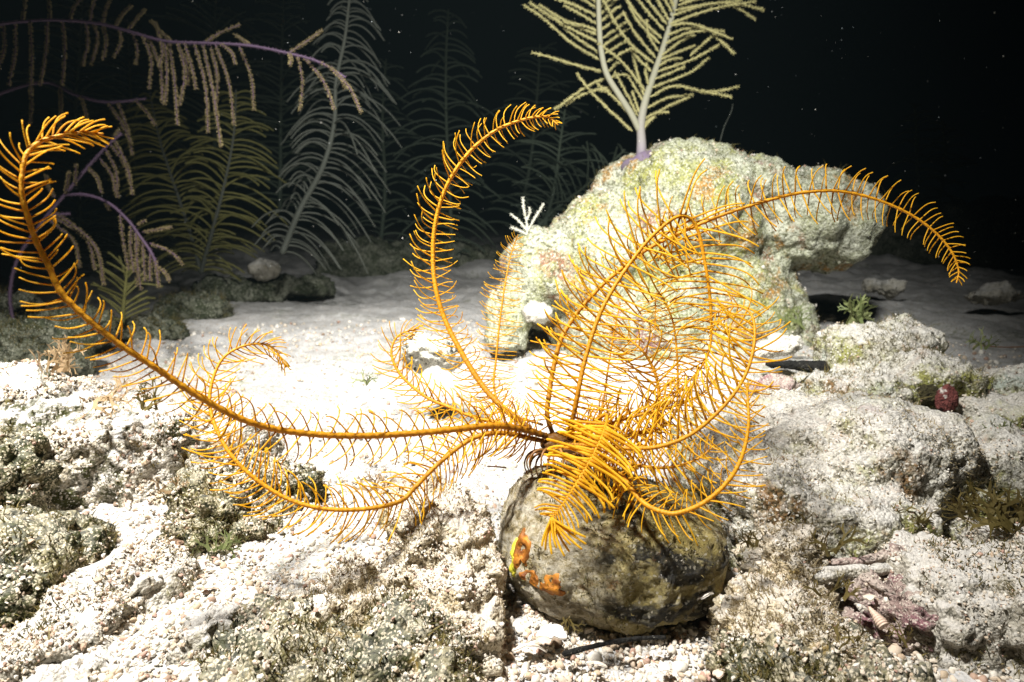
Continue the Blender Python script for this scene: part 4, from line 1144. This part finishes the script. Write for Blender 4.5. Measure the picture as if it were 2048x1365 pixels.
# dim plumes far back
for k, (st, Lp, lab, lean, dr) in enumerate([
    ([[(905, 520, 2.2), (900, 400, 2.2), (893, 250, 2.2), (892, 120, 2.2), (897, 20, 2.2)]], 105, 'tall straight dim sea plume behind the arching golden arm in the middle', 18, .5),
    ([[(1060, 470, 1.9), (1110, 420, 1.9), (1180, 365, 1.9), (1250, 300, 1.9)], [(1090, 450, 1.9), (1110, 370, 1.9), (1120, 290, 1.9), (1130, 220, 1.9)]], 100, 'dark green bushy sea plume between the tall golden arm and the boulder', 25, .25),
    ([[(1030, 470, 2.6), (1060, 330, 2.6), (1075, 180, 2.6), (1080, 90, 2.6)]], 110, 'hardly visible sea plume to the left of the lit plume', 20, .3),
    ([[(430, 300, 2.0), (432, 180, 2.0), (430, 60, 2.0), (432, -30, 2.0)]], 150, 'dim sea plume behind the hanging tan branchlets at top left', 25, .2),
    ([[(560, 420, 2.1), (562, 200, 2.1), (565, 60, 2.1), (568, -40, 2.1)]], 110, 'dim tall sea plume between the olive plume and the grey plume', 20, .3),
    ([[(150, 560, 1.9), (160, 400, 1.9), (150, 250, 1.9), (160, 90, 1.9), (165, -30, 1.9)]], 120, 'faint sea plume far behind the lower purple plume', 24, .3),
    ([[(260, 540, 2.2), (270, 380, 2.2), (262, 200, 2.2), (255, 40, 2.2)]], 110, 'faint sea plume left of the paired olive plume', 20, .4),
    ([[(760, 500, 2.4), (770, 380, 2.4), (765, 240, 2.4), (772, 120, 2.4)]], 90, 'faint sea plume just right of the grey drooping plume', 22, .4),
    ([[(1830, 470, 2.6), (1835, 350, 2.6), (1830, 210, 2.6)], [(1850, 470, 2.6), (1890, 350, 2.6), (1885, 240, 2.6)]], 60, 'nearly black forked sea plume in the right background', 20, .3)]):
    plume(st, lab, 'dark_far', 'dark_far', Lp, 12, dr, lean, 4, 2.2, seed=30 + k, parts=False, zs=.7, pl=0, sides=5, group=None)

# small white sprig on the boulder's left shoulder
def sprig():
    rng = np.random.default_rng(9)
    d = .955
    base = at(1054, 478, d)
    root = empty('sea_plume', base, 'tiny white branching sprig on the left shoulder of the boulder', 'sea plume')
    for q in ([(1054, 480), (1054, 450), (1048, 420), (1046, 395)], [(1054, 465), (1068, 440), (1088, 408)], [(1054, 462), (1040, 445), (1022, 428)], [(1054, 470), (1035, 460), (1022, 455)], [(1054, 440), (1060, 425), (1058, 415)]):
        P, _ = catmull([at(x, y, d) for x, y in q], 16)
        mb = MB(); fuzzy(mb, P, .0012, .0022, rng, per=4, step=.0022, core_t=.4)
        link('branchlet', mb.mesh('branchlet', [M['white_sprig']], base), root)
    P, _ = catmull([at(1440, 285, 1.15), at(1448, 255, 1.15), at(1462, 225, 1.15), at(1466, 208, 1.15)], 16)
    mb = MB(); fuzzy(mb, P, .0008, .0012, rng, per=2, step=.003)
    o = link('sea_whip', mb.mesh('sea_whip', [M['grey_far']], P[0]), loc=P[0])
    tag(o, 'thin faint sea whip rising behind the top of the boulder', 'sea whip')
sprig()

# ------------------------------------------------------------------ forked algae
def forked(name, px, py, d, n, size, mat, label, seed, spread=1.0, up=None, group=None):
    """tuft of flat ribbons that fork again and again"""
    rng = np.random.default_rng(seed)
    base = at(px, py, d)
    mb = MB()
    mpp = d / FPX
    def blade(p, dr, nm, w, ln, lev, t):
        u = np.linspace(0, 1, 6)
        bend = rng.normal(0, .35, 3)
        P = p + ln * (u[:, None] * dr + bend * (u[:, None] ** 2) * .35)
        T = norm(np.gradient(P, axis=0))
        S = norm(np.cross(T, nm))
        W = w * np.interp(u, [0, .55, 1], [.75, .85, 1.25]) if lev > 0 else w * np.interp(u, [0, .5, .85, 1], [.8, .8, .55, .12])
        th = nm * 0.00012
        V = np.concatenate([P - S * W[:, None] + th, P + S * W[:, None] + th])
        i = np.arange(5)
        F = np.stack([i, i + 6, i + 7, i + 1], 1)
        mb.add(V, F, t)
        if lev > 0:
            for s in (-1, 1):
                a = s * rng.uniform(.42, .85)
                nd = norm(T[-1] * math.cos(a) + S[-1] * math.sin(a) + rng.normal(0, .12, 3))
                nn = norm(nm + rng.normal(0, .3, 3)); nn = norm(nn - nd * nn.dot(nd))
                blade(P[-1] + S[-1] * s * w * .55 - T[-1] * w * .3, nd, nn, w * rng.uniform(.62, .8), ln * rng.uniform(.6, .85), lev - 1, t)
    for k in range(n):
        a = rng.uniform(-1, 1) * spread
        dr = norm(UP * math.cos(a) + RT * math.sin(a) - FW * rng.uniform(-.3, .5) if up is None else np.array(up) + rng.normal(0, .35 * spread, 3))
        nm = norm(-FW + rng.normal(0, .5, 3)); nm = norm(nm - dr * nm.dot(dr))
        blade(base + RT * rng.uniform(-.3, .3) * size * mpp + FW * rng.uniform(-.2, .2) * size * mpp, dr, nm, size * mpp * rng.uniform(.042, .065), size * mpp * rng.uniform(.24, .36), rng.integers(2, 5), rng.uniform(0, 1))
    o = link(name, mb.mesh(name, [M[mat]], base), loc=base)
    tag(o, label, 'algae', group)

forked('brown_algae', 2015, 1060, .33, 15, 120, 'dictyota', 'big tuft of flat forked brown algae at the right frame edge', 1)
forked('brown_algae', 1930, 1035, .345, 8, 95, 'dictyota', 'forked brown algae spreading left of the biggest right hand tuft', 2)
forked('brown_algae', 1650, 1110, .335, 6, 85, 'dictyota', 'small forked algae blades over the plum coral finger', 3)
forked('brown_algae', 1662, 1195, .300, 5, 75, 'dictyota', 'upright forked algae in front of the grey coral finger', 4)
forked('brown_algae', 1690, 1300, .280, 3, 95, 'dictyota', 'broad algae blade beside the dark fuzzy bottom rock', 5, up=(.6, 0, .6))
forked('brown_algae', 1810, 1290, .285, 3, 70, 'dictyota', 'sparse algae blades on the white grit at lower right', 6)
forked('brown_algae', 1800, 1060, .36, 8, 75, 'dictyota', 'algae fringe along the foot of the olive rubble mound', 7)
forked('brown_algae', 1500, 1095, .338, 3, 60, 'dictyota', 'short algae blades between the shell and the tan knob', 8)
forked('brown_algae', 1128, 1235, .305, 4, 45, 'dictyota', 'little algae strand hanging under the front of the shell', 9, up=(.1, -.3, -.9))
forked('green_algae', 1715, 650, .68, 7, 80, 'green_algae', 'thin pale green forked algae on the heap right of the boulder', 10)
forked('green_algae', 1590, 660, .80, 6, 60, 'green_algae', 'low green algae at the right foot of the boulder', 11)
forked('green_algae', 1950, 700, .62, 4, 55, 'green_algae', 'single green algae sprig on the sand near the right edge', 12)
forked('green_algae', 1990, 880, .47, 5, 60, 'green_algae', 'green algae wisps on the flat rubble at the right edge', 13)
forked('bleached_algae', 110, 745, .43, 8, 85, 'pale_dictyota', 'peach coloured forked algae on the crest of the left mound', 14)
forked('bleached_algae', 200, 800, .41, 6, 85, 'pale_dictyota', 'peach algae blades hanging below the near golden arm', 15, up=(.2, -.4, -.2))
forked('bleached_algae', 300, 820, .41, 6, 75, 'dictyota', 'yellow brown algae flakes on the left mound under the arm', 16)
forked('bleached_algae', 475, 905, .42, 5, 75, 'pale_dictyota', 'faint peach algae above the knobbly algae rock', 17)
forked('bleached_algae', 750, 985, .385, 6, 60, 'pale_dictyota', 'pale forked algae behind the lowest golden arm', 18)
forked('bleached_algae', 330, 985, .37, 4, 55, 'pale_dictyota', 'orange algae scraps on the white sand channel', 19, up=(.8, 0, .2))
forked('green_algae', 440, 1100, .355, 6, 60, 'green_algae', 'grey green algae strands at the front of the knobbly algae rock', 20)
forked('green_algae', 730, 770, .60, 5, 40, 'green_algae', 'soft green tuft on the sand left of the spotted stone', 21)

# ------------------------------------------------------------------ small things on the bottom
M['black'] = reef_mat('black_bark', (0.016, 0.015, 0.012), (0.008, 0.008, 0.007), (0.004, 0.004, 0.004), [((0.40, 0.38, 0.32), 330, 0.64, 0.67)], s=1.2, pits=0.42, specks=0.0)
M['twig'] = tint_mat('brown_twig', [(0.0, (0.10, 0.05, 0.025)), (1.0, (0.14, 0.07, 0.03))], rough=0.7)
M['ivory'] = tint_mat('shell_fragment', [(0.0, (0.72, 0.68, 0.60)), (0.6, (0.66, 0.56, 0.44)), (1.0, (0.60, 0.44, 0.34))], rough=0.4, spec=0.5, bump_s=0.3, bump_scale=400)
M['red_shell'] = reef_mat('red_shell', (0.22, 0.07, 0.06), (0.10, 0.025, 0.022), (0.02, 0.008, 0.008), [((0.55, 0.50, 0.45), 75, 0.57, 0.61)], s=1.3, pits=0.42, specks=0.1)
M['dark_disc'] = reef_mat('dark_shell', (0.07, 0.06, 0.025), (0.03, 0.026, 0.012), (0.008, 0.007, 0.005), [], s=1.3, pits=0.42, specks=0.08)

def rod(name, pts, r, mat, label, cat, flat=1.0, taper=(1, 1), n=30, seed=1):
    P, L = catmull([at(*p) for p in pts], n)
    rr = r * np.linspace(taper[0], taper[1], n) * (1 + .12 * fbm(P * 150, 3, seed))
    V, F, T = tube(P, rr, 12, 0.5)
    V = V + vnormals(V, F) * (r * .15 * fbm(V * 400, 3, seed))[:, None]
    mb = MB(); mb.add(V, F, 0.5 + .5 * vnoise(V * 200, seed))
    b = P.mean(0)
    return tag(link(name, mb.mesh(name, [M[mat]], b), loc=b), label, cat)
rod('black_twig', [(1128, 1308, .290), (1200, 1290, .293), (1270, 1278, .297), (1330, 1275, .300)], .0011, 'black', 'straight black twig lying on the gravel in front of the shell', 'twig', taper=(1.1, .8))
rod('black_wedge', [(1535, 729, .62), (1575, 730, .62), (1610, 733, .62), (1648, 737, .62)], .0058, 'black', 'blunt black piece of wood lying on the rubble right of the feather star', 'driftwood', taper=(.5, 1.15))
rod('brown_twig', [(795, 1127, .325), (820, 1132, .325), (838, 1137, .325)], .0005, 'twig', 'tiny red brown twig on the grit left of the shell', 'twig')
rod('brown_twig', [(1965, 692, .72), (2010, 695, .72), (2048, 694, .72)], .0006, 'twig', 'thin dark twig on the bright sand at the right edge', 'twig')
rod('brown_twig', [(975, 933, .40), (995, 934, .40), (1012, 936, .40)], .0005, 'twig', 'fine grey twig on the white sand beside the shell top', 'twig')

def fragment(px, py, d, sx, sy, label, seed, tint=0.2, name='shell_fragment'):
    """a curved chip of broken shell"""
    rng = np.random.default_rng(seed)
    n = 14
    ang, rad = np.meshgrid(np.linspace(0, 2 * math.pi, 28, endpoint=False), np.linspace(0, 1, n))
    rim = 1 + .22 * np.sin(ang * 2 + seed) + .12 * np.sin(ang * 5 + 2 * seed) + .06 * np.sin(ang * 9)
    mpp = d / FPX
    X = (rad * rim * np.cos(ang) * sx * mpp).ravel(); Y = (rad * rim * np.sin(ang) * sy * mpp * 1.5).ravel()
    r = sx * mpp
    top = .45 * r * (1 - (X / r) ** 2 * .7 - (Y / r) ** 2 * .4)
    a = rng.uniform(0, 6.28)
    ca, sa = math.cos(a * 0 + rng.uniform(-.6, .6)), math.sin(rng.uniform(-.6, .6))
    V1 = np.stack([X * ca - Y * sa, X * sa + Y * ca, top], 1)
    V2 = V1 - [0, 0, .14 * r]
    m = 28
    i = np.arange(n - 1)[:, None] * m; b = np.arange(m)[None]; c = (b + 1) % m
    F = np.stack([i + b, i + c, i + m + c, i + m + b], -1).reshape(-1, 4)
    k = (n - 1) * m
    b = b[0]; c = c[0]
    rimF = np.stack([k + b, k + c, n * m + k + c, n * m + k + b], 1)
    mb = MB()
    V = np.concatenate([V1, V2])
    tilt = Matrix.Rotation(rng.uniform(-.5, .2), 3, 'X') @ Matrix.Rotation(rng.uniform(-.4, .4), 3, 'Y')
    V = V @ np.array(tilt).T
    mb.add(V, np.concatenate([F[:, ::-1], F + n * m, rimF]), np.clip(tint + .15 * vnoise(V * 300, seed), 0, 1))
    p = at(px, py, d)
    tag(link(name, mb.mesh(name, [M['ivory']]), loc=p), label, 'shell piece')
fragment(1103, 1268, .302, 26, 15, 'largest white shell chip under the front of the shell', 1, .05)
fragment(1060, 1300, .294, 26, 10, 'flat white shell chip in the gravel near the left end of the black twig', 2, .1)
fragment(1085, 1282, .297, 12, 12, 'pinkish shell chip between the two white chips', 3, .9)
fragment(1195, 1330, .284, 14, 10, 'cream shell chip in the gravel below the black twig', 4, .4)
fragment(1410, 1195, .318, 22, 9, 'pale grey shell chip in the shadow at the lower right of the shell', 5, .0)
fragment(1722, 1215, .308, 13, 14, 'white shell chip standing next to the plum stone', 6, .1)
fragment(1740, 1195, .310, 12, 11, 'cream shell chip leaning on the plum stone', 7, .5)
fragment(1938, 1045, .345, 20, 8, 'cream shell chip lying in the brown algae at right', 8, .4)
fragment(810, 1100, .335, 28, 12, 'smooth white shell chip on the grit left of the cream rubble rock', 9, .0)
fragment(310, 1315, .282, 34, 22, 'rounded white shell chip on the grit at the bottom left', 10, .0)
fragment(385, 1290, .288, 20, 16, 'cupped cream shell piece beside the upright grey stone', 11, .5)
fragment(420, 1180, .325, 16, 9, 'tan shell chip on the white grit above the bottom left stones', 12, .9)
fragment(1440, 1345, .282, 15, 12, 'tan shell chip in the gravel at the bottom edge', 13, .8)
fragment(1330, 1335, .284, 12, 9, 'white shell chip in the gravel right of the black twig', 14, .1)

def cone_shell():
    """little ribbed spiral shell"""
    a, b = at(1738, 1215, .305), at(1770, 1256, .297)
    n = 60
    u = np.linspace(0, 1, n)[:, None]
    P = a + (b - a) * u
    r = np.interp(u[:, 0], [0, .75, .93, 1], [.0007, .0028, .0025, .0010]) * (1 + .10 * np.sin(u[:, 0] * 55))
    mb = MB(); mb.tube(P, r, 18, .92 + .08 * np.sin(np.linspace(0, 40, n)))
    c = (a + b) / 2
    tag(link('cone_shell', mb.mesh('cone_shell', [M['ivory']], c), loc=c), 'small tan ribbed cone shell lying below the plum stone', 'shell')
cone_shell()

def bivalve():
    """round dark shell with a red valve next to it"""
    tv, tf = ICO3
    for (px, py, d, rx, rz, mat, name, lab, sd) in [(1850, 790, .55, 30, 24, 'dark_disc', 'dark_shell', 'round dark olive shell half sunk in the rubble behind the right mound', 3), (1893, 800, .535, 22, 30, 'red_shell', 'red_shell', 'dark red rough shell beside the round dark olive shell', 4)]:
        m = d / FPX
        V = tv * np.array([rx * m, rx * m * .6, rz * m])
        V = V * (1 + .10 * vnoise(tv * 4, sd)[:, None])
        V[:, 1] *= 1 + .08 * np.sin(np.hypot(tv[:, 0], tv[:, 2]) * 22)
        mb = MB(); mb.add(V, tf, .5 + .5 * vnoise(tv * 3, sd + 1))
        tag(link(name, mb.mesh(name, [M[mat]]), loc=at(px, py, d)), lab, 'shell')
bivalve()

def worm_tube():
    o = ROCKS['rubble_rock22'][2]
    base = np.array(o.location)
    c = at(1555, 1086, .322)
    a = np.linspace(0, 2 * math.pi, 24, endpoint=False)
    mb = MB()
    r1, r2 = .0012, .0004
    V = []
    for u in a:
        e = math.cos(u) * RT + math.sin(u) * UP
        for v in np.linspace(0, 2 * math.pi, 8, endpoint=False):
            V.append(c + e * (r1 + r2 * math.cos(v)) - FW * r2 * math.sin(v) * 2)
    i = np.arange(24)[:, None] * 8; i2 = ((np.arange(24) + 1) % 24)[:, None] * 8
    j = np.arange(8)[None]; k = (j + 1) % 8
    F = np.stack([i + j, i2 + j, i2 + k, i + k], -1).reshape(-1, 4)
    mb.add(V, F, .2)
    link('worm_tube', mb.mesh('worm_tube', [M['ivory']], base), o)
worm_tube()

# ------------------------------------------------------------------ drifting specks in the water
def marine_snow():
    rng = np.random.default_rng(44)
    M['snow'] = tint_mat('drifting_speck', [(0.0, (0.10, 0.12, 0.13)), (0.7, (0.22, 0.22, 0.21)), (1.0, (0.7, 0.66, 0.58))], rough=0.6)
    n = 750
    d = rng.uniform(.45, 1.25, n)
    px = rng.uniform(-200, 2250, n)
    py = np.where(rng.uniform(0, 1, n) < .8, rng.uniform(-60, 560, n), rng.uniform(-60, 900, n))
    C = np.array([at(a, b, c) for a, b, c in zip(px, py, d)])
    k = C[:, 2] > .06
    C, d = C[k], d[k]
    S = .00025 * rng.lognormal(0, .55, len(C)) * (d / .8)
    V, F, T = grains(C, S, rng)
    tag(link('marine_snow', mesh_from('marine_snow', V, [F], [M['snow']], tint=T)), kind='stuff')
marine_snow()
# ------------------------------------------------------------------ faintly cloudy water
def haze():
    m = bpy.data.materials.new('haze')
    m.use_nodes = True
    nt = m.node_tree
    nt.nodes.remove(nt.nodes['Principled BSDF'])
    pv = nt.nodes.new('ShaderNodeVolumePrincipled')
    pv.inputs['Density'].default_value = 0.005
    pv.inputs['Color'].default_value = (0.55, 0.80, 0.85, 1)
    nt.links.new(pv.outputs[0], nt.nodes['Material Output'].inputs['Volume'])
    V = np.array([[x, y, z] for x in (-16, 16) for y in (-2.5, 17) for z in (-1.3, 2.2)], float)
    o = link('haze', mesh_from('haze', V, [np.array([[0, 1, 3, 2], [4, 6, 7, 5], [0, 4, 5, 1], [2, 3, 7, 6], [0, 2, 6, 4], [1, 5, 7, 3]])], [m], smooth=False))
    tag(o, kind='stuff')
haze()
print('objects', len(bpy.data.objects), 'faces', sum(len(m.polygons) for m in bpy.data.meshes))
